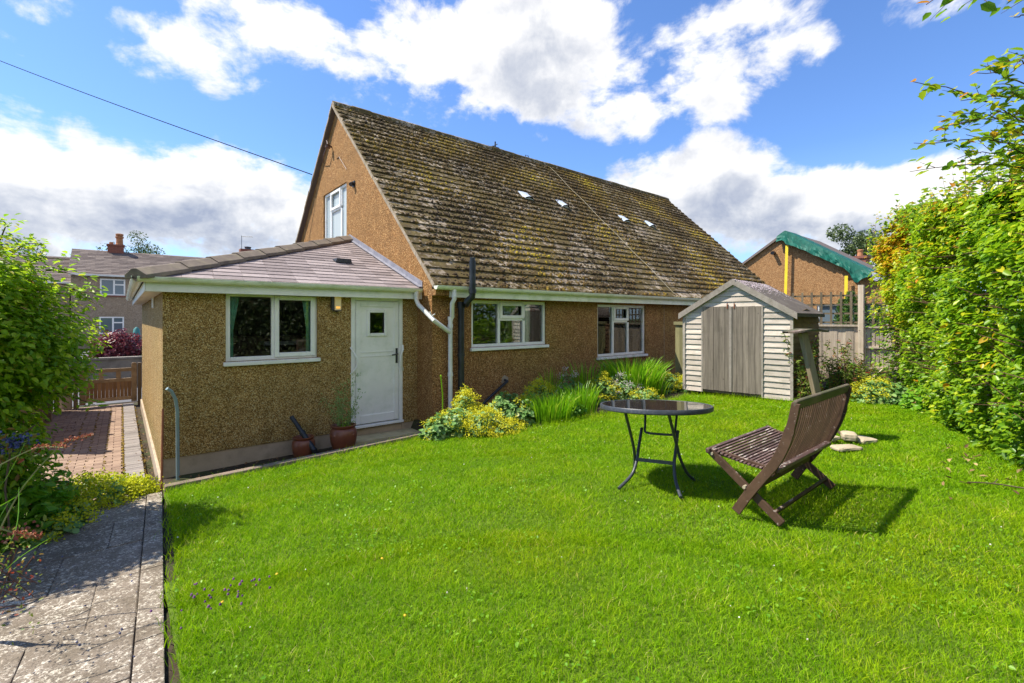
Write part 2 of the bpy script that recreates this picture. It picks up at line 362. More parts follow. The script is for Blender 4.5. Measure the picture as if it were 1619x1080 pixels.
# ---------------------------------------------------------------- geometry helpers
class MB:
    def __init__(s): s.v = []; s.f = []; s.t = []
    def add(s, vs, fs, t=None):
        n = len(s.v); s.v += [tuple(p) for p in vs]; tt = random.random() if t is None else t
        for f in fs: s.f.append(tuple(i + n for i in f)); s.t.append(tt)
    def hexa(s, P, t=None):       # 8 points: bottom ring 0-3 ccw from above, top ring 4-7
        s.add(P, [(3, 2, 1, 0), (4, 5, 6, 7), (0, 1, 5, 4), (1, 2, 6, 5), (2, 3, 7, 6), (3, 0, 4, 7)], t)
    def box(s, a, b, t=None):
        x0, y0, z0 = [min(p, q) for p, q in zip(a, b)]; x1, y1, z1 = [max(p, q) for p, q in zip(a, b)]
        s.hexa([(x0, y0, z0), (x1, y0, z0), (x1, y1, z0), (x0, y1, z0), (x0, y0, z1), (x1, y0, z1), (x1, y1, z1), (x0, y1, z1)], t)
    def obox(s, c, ux, uy, uz, hx, hy, hz, t=None):
        c = Vector(c); ux = Vector(ux) * hx; uy = Vector(uy) * hy; uz = Vector(uz) * hz
        s.hexa([c - ux - uy - uz, c + ux - uy - uz, c + ux + uy - uz, c - ux + uy - uz, c - ux - uy + uz, c + ux - uy + uz, c + ux + uy + uz, c - ux + uy + uz], t)
    def beam(s, p, q, wd, ht, up=(0, 0, 1), t=None):
        p = Vector(p); q = Vector(q); d = (q - p); L = d.length; d.normalize()
        up = Vector(up); sd_ = d.cross(up)
        if sd_.length < 1e-4: sd_ = d.cross(Vector((1, 0, 0)))
        sd_.normalize(); u2 = sd_.cross(d).normalized()
        s.obox((p + q) / 2, d, -sd_, u2, L / 2, wd / 2, ht / 2, t) if False else s.obox((p + q) / 2, d, u2.cross(d), u2, L / 2, wd / 2, ht / 2, t)
    def tube(s, pts, r, n=8, t=None, caps=True, r2=None):
        pts = [Vector(p) for p in pts]; m = len(pts); rings = []
        up = Vector((0, 0, 1))
        prev = None
        for i, p in enumerate(pts):
            d = (pts[min(i + 1, m - 1)] - pts[max(i - 1, 0)]).normalized()
            if prev is None:
                a = d.cross(up)
                if a.length < 1e-3: a = d.cross(Vector((1, 0, 0)))
            else:
                a = prev - d * prev.dot(d)
            a.normalize(); prev = a; b = d.cross(a)
            rr = r if r2 is None else r + (r2 - r) * i / (m - 1)
            rings.append([p + (a * math.cos(2 * math.pi * k / n) + b * math.sin(2 * math.pi * k / n)) * rr for k in range(n)])
        vs = [p for rg in rings for p in rg]; fs = []
        for i in range(m - 1):
            for k in range(n):
                fs.append((i * n + k, i * n + (k + 1) % n, (i + 1) * n + (k + 1) % n, (i + 1) * n + k))
        if caps: fs.append(tuple(reversed(range(n)))); fs.append(tuple(range((m - 1) * n, m * n)))
        s.add(vs, fs, t)
    def prism(s, poly, ex, t=None):
        poly = [Vector(p) for p in poly]; ex = Vector(ex); n = len(poly)
        s.add(poly + [p + ex for p in poly], [tuple(reversed(range(n))), tuple(range(n, 2 * n))] + [(i, (i + 1) % n, n + (i + 1) % n, n + i) for i in range(n)], t)
    def lathe(s, c, prof, n=24, t=None):
        c = Vector(c); vs = []; fs = []
        for r, z in prof:
            for k in range(n): vs.append(c + Vector((r * math.cos(2 * math.pi * k / n), r * math.sin(2 * math.pi * k / n), z)))
        for i in range(len(prof) - 1):
            for k in range(n): fs.append((i * n + k, i * n + (k + 1) % n, (i + 1) * n + (k + 1) % n, (i + 1) * n + k))
        fs.append(tuple(reversed(range(n)))); fs.append(tuple(range((len(prof) - 1) * n, len(prof) * n)))
        s.add(vs, fs, t)
    def quad(s, *P, t=None): s.add(P, [tuple(range(len(P)))], t)
    def build(s, name, mat, parent=None, smooth=False, bevel=0.):
        me = bpy.data.meshes.new(name)
        org = Vector(parent_world(parent)) if parent else Vector((0, 0, 0))
        me.from_pydata([tuple(Vector(v) - org) for v in s.v], [], s.f)
        at_ = me.attributes.new('tint', 'FLOAT', 'FACE'); at_.data.foreach_set('value', s.t)
        me.materials.append(M[mat])
        if smooth: me.polygons.foreach_set('use_smooth', [True] * len(me.polygons))
        me.update()
        o = bpy.data.objects.new(name, me); COL.objects.link(o)
        if parent: o.parent = parent
        if bevel:
            b = o.modifiers.new('bevel', 'BEVEL'); b.width = bevel; b.segments = 2; b.limit_method = 'ANGLE'
        if smooth and hasattr(me, 'set_sharp_from_angle'): me.set_sharp_from_angle(angle=R(40))
        return o
WORLDPOS = {}
def parent_world(p):
    v = Vector((0, 0, 0))
    while p is not None: v += p.location; p = p.parent
    return v
def thing(name, label, cat, loc=(0, 0, 0), group=None):
    o = bpy.data.objects.new(name, None); COL.objects.link(o); o.location = loc; o.empty_display_size = .2
    o['label'] = label; o['category'] = cat
    if group: o['group'] = group
    return o
def tag(o, label, cat, group=None):
    o['label'] = label; o['category'] = cat
    if group: o['group'] = group
    return o
def stuff(o): o['kind'] = 'stuff'; return o
def structure(o): o['kind'] = 'structure'; return o

def np_mesh(name, mat, V, faces_per, nv, tints, parent=None, smooth=False):
    """V (N,nv,3); faces_per: list of index tuples (all quads or tris); tints (N,)"""
    N = len(V); me = bpy.data.meshes.new(name)
    org = np.array(parent_world(parent)) if parent else np.zeros(3)
    vv = (V.reshape(-1, 3) - org).astype(np.float32)
    fl = np.array([len(f) for f in faces_per]); flat = np.concatenate([np.array(f) for f in faces_per])
    loops = (flat[None, :] + (np.arange(N) * nv)[:, None]).ravel().astype(np.int32)
    tot = np.tile(fl, N); start = np.concatenate([[0], np.cumsum(tot)[:-1]]).astype(np.int32)
    me.vertices.add(len(vv)); me.vertices.foreach_set('co', vv.ravel())
    me.loops.add(len(loops)); me.loops.foreach_set('vertex_index', loops)
    me.polygons.add(len(tot)); me.polygons.foreach_set('loop_start', start)
    try: me.polygons.foreach_set('loop_total', tot.astype(np.int32))
    except Exception: pass
    a = me.attributes.new('tint', 'FLOAT', 'FACE'); a.data.foreach_set('value', np.repeat(tints, len(fl)).astype(np.float32))
    me.materials.append(M[mat]); me.update(calc_edges=True)
    if smooth: me.polygons.foreach_set('use_smooth', np.ones(len(tot), bool))
    o = bpy.data.objects.new(name, me); COL.objects.link(o)
    if parent: o.parent = parent
    return o
def nrm(a): return a / np.maximum(np.linalg.norm(a, axis=1, keepdims=True), 1e-9)
def leaves(name, mat, P, N, size, tints, parent=None, aspect=.6, D=None, fold=.18, droop=.15):
    n = len(P); size = np.broadcast_to(size, n)[:, None]
    N = nrm(N)
    if D is None: D = rng.normal(size=(n, 3))
    D = nrm(D - N * np.sum(D * N, 1, keepdims=True)); S = np.cross(N, D)
    w_ = size * aspect * .5
    b = P - D * size * .5
    l1 = b + D * size * .28 + S * w_ * .85 + N * size * fold * .5; l2 = b + D * size * .64 + S * w_ * .8 + N * size * (fold * .5 - droop * .3)
    tip = b + D * size - N * size * droop
    r1 = b + D * size * .28 - S * w_ * .85 + N * size * fold * .5; r2 = b + D * size * .64 - S * w_ * .8 + N * size * (fold * .5 - droop * .3)
    V = np.stack([b, l1, l2, tip, r2, r1], 1)
    return np_mesh(name, mat, V, [(0, 1, 2, 3), (0, 3, 4, 5)], 6, tints, parent)
def blobs(name, mat, P, size, tints, parent=None, N=None, flat=.6):
    n = len(P); size = np.broadcast_to(size, n)[:, None]
    up = np.tile(np.array([0, 0, 1.]), (n, 1)) if N is None else nrm(N)
    a = nrm(np.cross(up, rng.normal(size=(n, 3)))); b = np.cross(up, a)
    V = []
    for k in range(5):
        th = 2 * math.pi * k / 5; rr = size * rng.uniform(.7, 1.2, (n, 1))
        V.append(P + (a * math.cos(th) + b * math.sin(th)) * rr - up * size * .2)
    for k in range(5):
        th = 2 * math.pi * (k + .5) / 5
        V.append(P + (a * math.cos(th) + b * math.sin(th)) * size * .65 + up * size * flat * .7)
    V.append(P + up * size * flat)
    V = np.stack(V, 1)
    F = []
    for k in range(5): F += [(k, (k + 1) % 5, 5 + k), ((k + 1) % 5, 5 + (k + 1) % 5, 5 + k), (5 + k, 5 + (k + 1) % 5, 10)]
    return np_mesh(name, mat, V, F, 11, tints, parent, smooth=True)
def blades(name, mat, P, H, W, LEAN, tints, parent=None, segs=2):
    """P base (n,3), H height, W width, LEAN (n,2) horizontal tip offset"""
    n = len(P); H = np.broadcast_to(H, n); W = np.broadcast_to(W, n)
    ang = rng.uniform(0, 2 * math.pi, n); S = np.stack([np.cos(ang), np.sin(ang), np.zeros(n)], 1) * (W / 2)[:, None]
    L = np.concatenate([LEAN, np.zeros((n, 1))], 1); Z = np.stack([np.zeros(n), np.zeros(n), H], 1)
    if segs == 2:
        mid = P + Z * .55 + L * .3
        V = np.stack([P - S, P + S, mid + S * .8, mid - S * .8, P + Z + L], 1)
        return np_mesh(name, mat, V, [(0, 1, 2, 3), (3, 2, 4)], 5, tints, parent)
    m1 = P + Z * .4 + L * .14; m2 = P + Z * .78 + L * .48
    V = np.stack([P - S * .7, P + S * .7, m1 + S, m1 - S, m2 + S * .75, m2 - S * .75, P + Z * .97 + L], 1)
    return np_mesh(name, mat, V, [(0, 1, 2, 3), (3, 2, 4, 5), (5, 4, 6)], 7, tints, parent)
def fbm(P, s, seed=0):
    return np.array([noise.fractal(Vector((p[0] * s + seed, p[1] * s, p[2] * s)), 1., 2., 4) for p in P])
def leafball(name, mat, C, rad, n, size, parent=None, shell=.35, updir=.5, aspect=.6, tmean=.5, tvar=.22, nseed=0., clump=.35, cfreq=2.2, sunny=.0):
    """leaves through an uneven ellipsoidal crown"""
    D = nrm(rng.normal(size=(n, 3))); 
    r = 1 - np.abs(rng.normal(0, shell, n)); r = np.clip(r, .05, 1.25)
    k = 1 + clump * fbm(D * 1., cfreq, nseed) 
    r = r * k
    P = np.array(C) + D * r[:, None] * np.array(rad)
    N = nrm(D * .6 + np.array([0, 0, updir]) + rng.normal(0, .55, (n, 3)))
    t = np.clip(tmean + tvar * rng.normal(size=n) + sunny * (r - .8) , 0, 1)
    return leaves(name, mat, P, N, size * rng.uniform(.6, 1.25, n), t, parent, aspect)

# ---------------------------------------------------------------- ground heights
PTS = np.array([(0, 0, -1.51), (3.76, 2.47, -1.49), (.35, 5.85, -1.72), (1.5, 5.85, -1.62), (3.7, 5.85, -1.64), (4.07, 5.04, -1.62), (5.17, 4.9, -1.56), (6.5, 4.73, -1.48), (8.5, 4.6, -1.37), (8.9, 3.2, -1.37), (6.46, 1.8, -1.38), (6, .3, -1.37), (.13, 2.6, -1.61), (.25, 5, -1.70), (10.9, 2.1, -1.27), (3.8, 1.7, -1.45), (-1, -3, -1.5), (5, -3, -1.4), (3.5, -.5, -1.47)])
_X, _Y, _Z = PTS.T
CF = np.linalg.lstsq(np.stack([_X * 0 + 1, _X, _Y, _X * _Y, _X * _X, _Y * _Y], 1), _Z, rcond=None)[0]
def LZ(x, y): return CF[0] + CF[1] * x + CF[2] * y + CF[3] * x * y + CF[4] * x * x + CF[5] * y * y
def PZ(y): return -1.49 - .042 * y                     # concrete path
def PR(y): return -.013 + .0507 * y                    # its right edge
KERB_Y = 5.85
def SZ(x): return -1.90 + .015 * min(max(x, 0), 3.8)    # sunken strip by the extension
BEDX = [3.65, 4.07, 4.6, 5.17, 6.5, 7.6, 8.12]; BEDY = [5.62, 5.06, 4.95, 4.88, 4.72, 4.62, 4.62]
LAWN = [(PR(-3) + .085, -3), (PR(0) + .085, 0), (PR(KERB_Y) + .09, KERB_Y - .04), (3.6, KERB_Y - .07)] + list(zip(BEDX[1:], BEDY[1:])) + [(8.22, 4.2), (8.42, 2.95), (8.9, 2.6), (9.45, 2.1), (8.6, 1.2), (7.4, .72), (6, .3), (4.4, -.35), (4.2, -3)]
LP = np.array(LAWN)
def inside(x, y, poly=LP):
    c = np.zeros(len(x), bool); j = len(poly) - 1
    for i in range(len(poly)):
        xi, yi = poly[i]; xj, yj = poly[j]
        c ^= ((yi > y) != (yj > y)) & (x < (xj - xi) * (y - yi) / (yj - yi + 1e-12) + xi); j = i
    return c
def ground_z(x, y):
    if x < PR(y) + .02 and y > KERB_Y - .05: return -2.09 - .008 * (y - 6)
    if y > KERB_Y + .05 and x < 3.75: return SZ(x) - .04
    if x < PR(y) + .02: return PZ(y) - .05 if x > -1.0 else PZ(y) + .02
    return LZ(min(x, 13), max(min(y, 6.5), -4)) - .035
mb = MB(); nx, ny = 240, 160
for j in range(ny + 1):
    for i in range(nx + 1):
        x = -6 + 26 * i / nx; y = -7 + 14.5 * j / ny
        e = max(-6 + 1.2 - x, x - 19, -7 + 1 - y, 0); z = ground_z(x, y) - max(0, e) * .6
        mb.v.append((x, y, z + .012 * noise.noise(Vector((x * 3, y * 3, 0)))))
for j in range(ny):
    for i in range(nx):
        a = j * (nx + 1) + i; mb.f.append((a, a + 1, a + nx + 2, a + nx + 1)); mb.t.append(.5)
structure(mb.build('soil_ground', 'soil', smooth=True))
mb = MB(); S_ = 1500
mb.quad((-S_, -S_, -2.62), (S_, -S_, -2.62), (S_, S_, -2.62), (-S_, S_, -2.62)); structure(mb.build('ground', 'far_ground'))
mb = MB(); mb.box((-30, 15.6, -2.6), (60, 44, -2.14)); structure(mb.build('road', 'road'))
mb = MB(); mb.box((-5, 7.2, -2.6), (20, 15.6, -2.15)); structure(mb.build('yard', 'soil'))

# lawn sheet
mb = MB(); st = .12; xs = np.arange(-.4, 9.8, st); ys = np.arange(-3, 5.9, st)
GX, GY = np.meshgrid(xs + st / 2, ys + st / 2); ins = inside(GX.ravel(), GY.ravel()).reshape(GX.shape)
for j in range(len(ys)):
    for i in range(len(xs)):
        if ins[j, i]:
            x, y = xs[i], ys[j]
            mb.quad(*[(a, b, LZ(a, b) - .008) for a, b in ((x, y), (x + st, y), (x + st, y + st), (x, y + st))], t=.5)
structure(mb.build('lawn', 'lawn_base'))
# grass blades: thinner with distance from the near edge
def grass_pts(n, y0, y1, dmin, dmax):
    out = []
    while sum(map(len, out)) < n:
        x = rng.uniform(-.3, 9.6, n); y = rng.uniform(-1.2, 5.9, n)
        d = np.hypot(x, y); fw = CA * x + SA * y; rt = SA * x - CA * y
        k = inside(x, y) & (d > dmin) & (d < dmax) & (fw > .9) & (np.abs(rt) < fw * 1.35 + .4)
        out.append(np.stack([x[k], y[k]], 1))
    return np.concatenate(out)[:n]
allP, allH, allW, allT = [], [], [], []
for n, d0, d1, h, wd in ((150000, 1.6, 3.4, .042, .0032), (210000, 3.2, 5.6, .042, .0042), (150000, 5.4, 8., .042, .006), (60000, 7.8, 11., .04, .009)):
    P = grass_pts(n, 0, 0, d0, d1)
    big = np.array([noise.noise(Vector((p[0] * 2.3, p[1] * 2.3, 3.1))) + .6 * noise.noise(Vector((p[0] * 7, p[1] * 7, 8))) for p in P])
    z = LZ(P[:, 0], P[:, 1]) - .008
    allP.append(np.concatenate([P, z[:, None]], 1)); allH.append(h * .74 * (1 + .55 * big) * rng.uniform(.45, 1.35, n)); allW.append(wd * .88 * rng.uniform(.6, 1.3, n))
    allT.append(np.clip(.45 + .20 * big + .24 * rng.normal(size=n), 0, 1))
P = np.concatenate(allP); H = np.concatenate(allH); W = np.concatenate(allW); T = np.concatenate(allT)
th = rng.uniform(0, 2 * math.pi, len(P)); ll = H * rng.uniform(.2, 1.7, len(P))
g = blades('grass', 'grass', P, H, W, np.stack([np.cos(th) * ll, np.sin(th) * ll], 1), T); stuff(g)
tag(g, 'short bright green mown grass covering the whole back lawn', 'grass')
# longer unmown tufts along the edges
E_ = []
for (a, b) in list(zip(LAWN[1:-3], LAWN[2:-2])):
    L = math.hypot(b[0] - a[0], b[1] - a[1])
    for k in range(int(L * (420 if a[0] > .5 else 150))):
        u = random.random(); E_.append((a[0] + (b[0] - a[0]) * u + random.gauss(0, .035), a[1] + (b[1] - a[1]) * u + random.gauss(0, .035)))
E_ = np.array(E_); z = LZ(E_[:, 0], E_[:, 1]) - .02; n = len(E_); th = rng.uniform(0, 6.28, n); H = rng.uniform(.04, .11, n)
g = blades('edge_grass', 'grass', np.concatenate([E_, z[:, None]], 1), H, .005, np.stack([np.cos(th), np.sin(th)], 1) * (H * .6)[:, None], rng.uniform(.2, .8, n)); stuff(g)
tag(g, 'longer untrimmed grass fringe along the lawn edges', 'grass')

# small flowers and weeds in the lawn
def scatter_lawn(n, cond=lambda x, y: True):
    out = []
    while len(out) < n:
        x = random.uniform(-.2, 8); y = random.uniform(-1, 5.6)
        if inside(np.array([x]), np.array([y]))[0] and cond(x, y): out.append((x, y, LZ(x, y) + .035))
    return np.array(out)
P = scatter_lawn(95); o = blobs('clover_flower', 'clover_white', P, rng.uniform(.003, .0062, 95), rng.uniform(0, 1, 95), flat=1.); stuff(o)
tag(o, 'tiny white clover flowers dotted over the lawn', 'flowers')
c0 = onZ(345, 945, -1.58)
P = np.array([(c0.x + random.gauss(0, .13), c0.y + random.gauss(0, .1), 0) for k in range(34)]); P[:, 2] = LZ(P[:, 0], P[:, 1]) + .035
o = blobs('selfheal_flower', 'violet_flower', P, rng.uniform(.005, .009, len(P)), rng.uniform(0, 1, len(P)), flat=1.4); stuff(o)
tag(o, 'patch of small purple flowers low in the lawn near the path', 'flowers')
P = np.array([tuple(onZ(*q, -1.54)) for q in ((640, 982), (352, 948), (438, 905), (604, 886))]); P[:, 2] = LZ(P[:, 0], P[:, 1]) + .045
o = blobs('buttercup', 'buttercup', P, .009, rng.uniform(0, 1, len(P)), flat=.5); stuff(o)
tag(o, 'a few small orange yellow flowers in the foreground grass', 'flowers')
# broad weed leaves
P = scatter_lawn(2600, lambda x, y: noise.noise(Vector((x * 1.7, y * 1.7, 5))) > .12 or random.random() < .05); P[:, 2] -= .012
N = nrm(np.array([0, 0, 1.]) + rng.normal(0, .35, (len(P), 3)))
o = leaves('lawn_weed', 'lower_leaf', P, N, rng.uniform(.012, .026, len(P)), rng.uniform(.45, .9, len(P)), aspect=.85); stuff(o)
tag(o, 'small round clover and weed leaves low among the grass', 'weeds')

# ---------------------------------------------------------------- concrete path, brick path, kerb
mb = MB()
mb.hexa([(PR(-1.6) - 1.4, -1.6, PZ(-1.6) - .1), (PR(-1.6) - .09, -1.6, PZ(-1.6) - .1), (PR(KERB_Y) - .09, KERB_Y, PZ(KERB_Y) - .1), (PR(KERB_Y) - 1.4, KERB_Y, PZ(KERB_Y) - .1), (PR(-1.6) - 1.4, -1.6, PZ(-1.6) - .009), (PR(-1.6) - .09, -1.6, PZ(-1.6) - .009), (PR(KERB_Y) - .09, KERB_Y, PZ(KERB_Y) - .009), (PR(KERB_Y) - 1.4, KERB_Y, PZ(KERB_Y) - .009)], t=0.)
y = -1.6; row = 0
while y < KERB_Y - .02:
    y1 = min(y + .615, KERB_Y)
    off = (0, .24)[row % 2] + random.uniform(-.02, .02)
    cuts = [1.30, .62 + off, .20 + off, 0]
    for a, b in zip(cuts[:-1], cuts[1:]):
        g_ = .0022
        def X(c, yy, e): return PR(yy) - .092 - c
        x0a, x0b = X(a, y, 0) + g_, X(a, y1, 0) + g_; x1a, x1b = X(b, y, 0) - g_, X(b, y1, 0) - g_
        dz = random.uniform(-.004, .004)
        mb.hexa([(x0a, y + g_, PZ(y) - .06), (x1a, y + g_, PZ(y) - .06), (x1b, y1 - g_, PZ(y1) - .06), (x0b, y1 - g_, PZ(y1) - .06),
                 (x0a, y + g_, PZ(y) + dz), (x1a, y + g_, PZ(y) + dz + random.uniform(-.004, .004)), (x1b, y1 - g_, PZ(y1) + dz), (x0b, y1 - g_, PZ(y1) + dz)])
    y = y1; row += 1
y = -1.6
while y < KERB_Y - .02:
    y1 = min(y + .92, KERB_Y)
    mb.hexa([(PR(y) - .085, y + .004, PZ(y) - .14), (PR(y) + .03, y + .004, PZ(y) - .14), (PR(y1) + .03, y1 - .004, PZ(y1) - .14), (PR(y1) - .085, y1 - .004, PZ(y1) - .14),
             (PR(y) - .088, y + .002, PZ(y) + .008), (PR(y) + .03, y + .002, PZ(y) + .008), (PR(y1) + .03, y1 - .002, PZ(y1) + .008), (PR(y1) - .088, y1 - .002, PZ(y1) + .008)])
    y = y1
# riser where the concrete path steps down to the bricks
mb.box((-1.05, KERB_Y + .004, -2.1), (PR(KERB_Y) + .02, KERB_Y + .06, PZ(KERB_Y) - .01))
structure(mb.build('path', 'slab', bevel=.006))
mb = MB(); mg = MB()
y = KERB_Y + .07; k = 0
def BZ(y): return -2.03 - .009 * (y - 6)
while y < 15.0:
    y1 = y + .103
    off = .1 * (k % 2)
    x = -1.5 + off
    while x < -.02:
        x1 = min(x + .2, 0.02)
        if x1 - x > .02:
            dz = random.uniform(-.002, .002)
            mb.box((x + .004, y + .004, BZ(y) - .05), (x1 - .004, y1 - .004, BZ(y) + dz))
        x += .2
    mg.box((.035, y + .004, BZ(y) - .05), (.235, y1 - .004, BZ(y) + random.uniform(-.003, .003)))
    y = y1; k += 1
structure(mb.build('brick_path', 'paver_red')); structure(mg.build('path_edge_bricks', 'paver_grey'))
# moss and weeds in the paving joints, berries fallen on the path
P = []
for k in range(900):
    yy = random.uniform(6, 14.5); P.append((random.choice([.022] * 3 + [-.18, -.38, -.58, .25]) + random.gauss(0, .008), yy, BZ(yy) + .003))
P = np.array(P); o = blobs('joint_moss', 'moss', P, rng.uniform(.006, .02, len(P)), rng.uniform(.3, .8, len(P)), flat=.4); stuff(o); tag(o, 'moss and crumbs along the joints of the brick path', 'moss')
P = []
while len(P) < 90:
    yy = random.uniform(1.6, 5.3); xx = random.uniform(-.8, PR(yy)); P.append((xx, yy, PZ(yy) + .008))
P = np.array(P); o = blobs('fallen_berry', 'berry', P, rng.uniform(.003, .007, len(P)), rng.uniform(0, 1, len(P)), flat=1.); stuff(o); tag(o, 'dark fallen berries scattered on the concrete path', 'berries')
# kerb
kb = MB(); x = PR(KERB_Y) + .05
while x < 3.72:
    x1 = x + .9 if x < 3 else 3.78
    j0 = random.uniform(-.008, .008)
    def kz(xx): return LZ(xx, KERB_Y) + .035
    kb.hexa([(x, KERB_Y - .01 + j0, -2.1), (x1 - .006, KERB_Y - .01 + j0, -2.1), (x1 - .006, KERB_Y + .09 + j0, -2.1), (x, KERB_Y + .09 + j0, -2.1),
             (x, KERB_Y - .01 + j0, kz(x)), (x1 - .006, KERB_Y - .01 + j0, kz(x1)), (x1 - .006, KERB_Y + .09 + j0, kz(x1)), (x, KERB_Y + .09 + j0, kz(x))])
    x = x1
tag(kb.build('kerb', 'kerb', bevel=.012), 'rough concrete kerb edging the lawn before the extension', 'kerb')

# ---------------------------------------------------------------- the house
house = thing('house', 'pebble dashed house with mossy tiled roof and lower rear extension', 'house', (8, 9, -1.9))
Xg, Yw, Ye, Xc = 3.80, 6.58, 7.06, .383
XE = 17.2; YR, ZR = 10.88, 4.86; YB = 2 * YR - Yw
Y_EAVE, Z_EAVE = 6.33, .50
SL = (ZR - Z_EAVE) / (YR - Y_EAVE)
def zr(y): return Z_EAVE + SL * (y - Y_EAVE) if y < YR else Z_EAVE + SL * (2 * YR - y - Y_EAVE)
def wall_grid(mb, o, u, n, a0, a1, z0, top, holes, thick=.28, splits=()):
    """wall sheet with openings; o origin, u along, n outward; top(a) height"""
    o = Vector(o); u = Vector(u); n = Vector(n)
    A = sorted(set([a0, a1] + [h[0] for h in holes] + [h[1] for h in holes] + list(splits)))
    A = [a for a in A if a0 <= a <= a1]
    Z = sorted(set([z0] + [h[2] for h in holes] + [h[3] for h in holes]))
    def pt(a, z, d=0): return o + u * a + Vector((0, 0, z)) - n * d
    for i in range(len(A) - 1):
        p, q = A[i], A[i + 1]; zs = [z for z in Z if z < min(top(p), top(q)) - .001]
        for k, z in enumerate(zs):
            hole = any(h[0] <= p + 1e-6 and h[1] >= q - 1e-6 and h[2] <= z + 1e-6 and h[3] > z + 1e-6 for h in holes)
            if hole: continue
            if k + 1 < len(zs): mb.quad(pt(p, z), pt(q, z), pt(q, zs[k + 1]), pt(p, zs[k + 1]), t=.5)
            else: mb.quad(pt(p, z), pt(q, z), pt(q, top(q)), pt(p, top(p)), t=.5)
    for h in holes:   # reveals
        a, b, c, d = h
        mb.quad(pt(a, c), pt(a, d), pt(a, d, thick), pt(a, c, thick), t=.5); mb.quad(pt(b, c), pt(b, c, thick), pt(b, d, thick), pt(b, d), t=.5)
        mb.quad(pt(a, d), pt(b, d), pt(b, d, thick), pt(a, d, thick), t=.5); mb.quad(pt(a, c), pt(a, c, thick), pt(b, c, thick), pt(b, c), t=.5)
W1 = (4.56, 6.31, -.50, .315); W2 = (7.82, 9.56, -.83, .30)
fw = MB()
wall_grid(fw, (0, Yw, 0), (1, 0, 0), (0, -1, 0), Xg, XE, -2.1, lambda a: .42, [W1, W2])
fw.build('front_wall', 'pebble_front', house)
gw = MB()
GWIN = (10.27, 11.8, 1.62, 3.0)
wall_grid(gw, (Xg, 0, 0), (0, -1, 0), (-1, 0, 0), -YB, -Yw, -2.1, lambda a: zr(-a) - .03, [(-GWIN[1], -GWIN[0], GWIN[2], GWIN[3])], splits=(-YR, -9, -13))
wall_grid(gw, (XE, 0, 0), (0, 1, 0), (1, 0, 0), Yw, YB, -2.1, lambda a: zr(a) - .03, [], splits=(YR,))
wall_grid(gw, (0, YB, 0), (-1, 0, 0), (0, 1, 0), -XE, -Xg, -2.1, lambda a: .42, [])
gw.build('gable_wall', 'pebble_gable', house)
m = MB(); jx = onY(1050, 520, Yw).x; m.box((jx - .006, Yw - .003, -1.6), (jx + .006, Yw + .01, .41)); m.build('wall_joint', 'mortar', house)
# dark rooms behind the windows
rm = MB()
def room(x0, x1, y0, y1, z0, z1):
    rm.quad((x0, y1, z0), (x1, y1, z0), (x1, y1, z1), (x0, y1, z1)); rm.quad((x0, y0, z0), (x0, y1, z0), (x0, y1, z1), (x0, y0, z1))
    rm.quad((x1, y0, z0), (x1, y1, z0), (x1, y1, z1), (x1, y0, z1)); rm.quad((x0, y0, z0), (x1, y0, z0), (x1, y1, z0), (x0, y1, z0)); rm.quad((x0, y0, z1), (x1, y0, z1), (x1, y1, z1), (x0, y1, z1))
room(4.0, 7.0, Yw + .3, Yw + 2.8, -1.6, .4); room(7.2, 11.5, Yw + .3, Yw + 3.2, -1.6, .4); room(.6, 3.7, Ye + .3, Ye + 3, -1.7, .33)
room(4.1, 7.1, 9.4, 12.6, 1.2, 3.2)
rm.build('room_lining', 'interior', house)
fu = MB(); fu.box((5.2, Yw + 1.0, -1.5), (6.3, Yw + 1.5, -.35)); fu.box((8.6, Yw + .9, -1.5), (9.3, Yw + 1.4, -.2)); fu.box((1.3, Ye + 1.3, -1.6), (3.0, Ye + 1.7, -.28)); fu.box((8.9, Yw + .6, -1.2), (8.98, Yw + .66, .1))
for i in range(7): fu.box((4.62 + i * .22, Yw + 2.5, -.6 + .1 * (i % 3)), (4.8 + i * .22, Yw + 2.7, .1))
fu.build('furniture', 'room_furniture', house)
fu = MB(); fu.box((5.6, Yw + .8, -.72), (5.95, Yw + .95, -.45)); fu.box((1.7, Ye + 1.0, -.42), (2.2, Ye + 1.25, -.36)); fu.build('table_items', 'room_white', house)

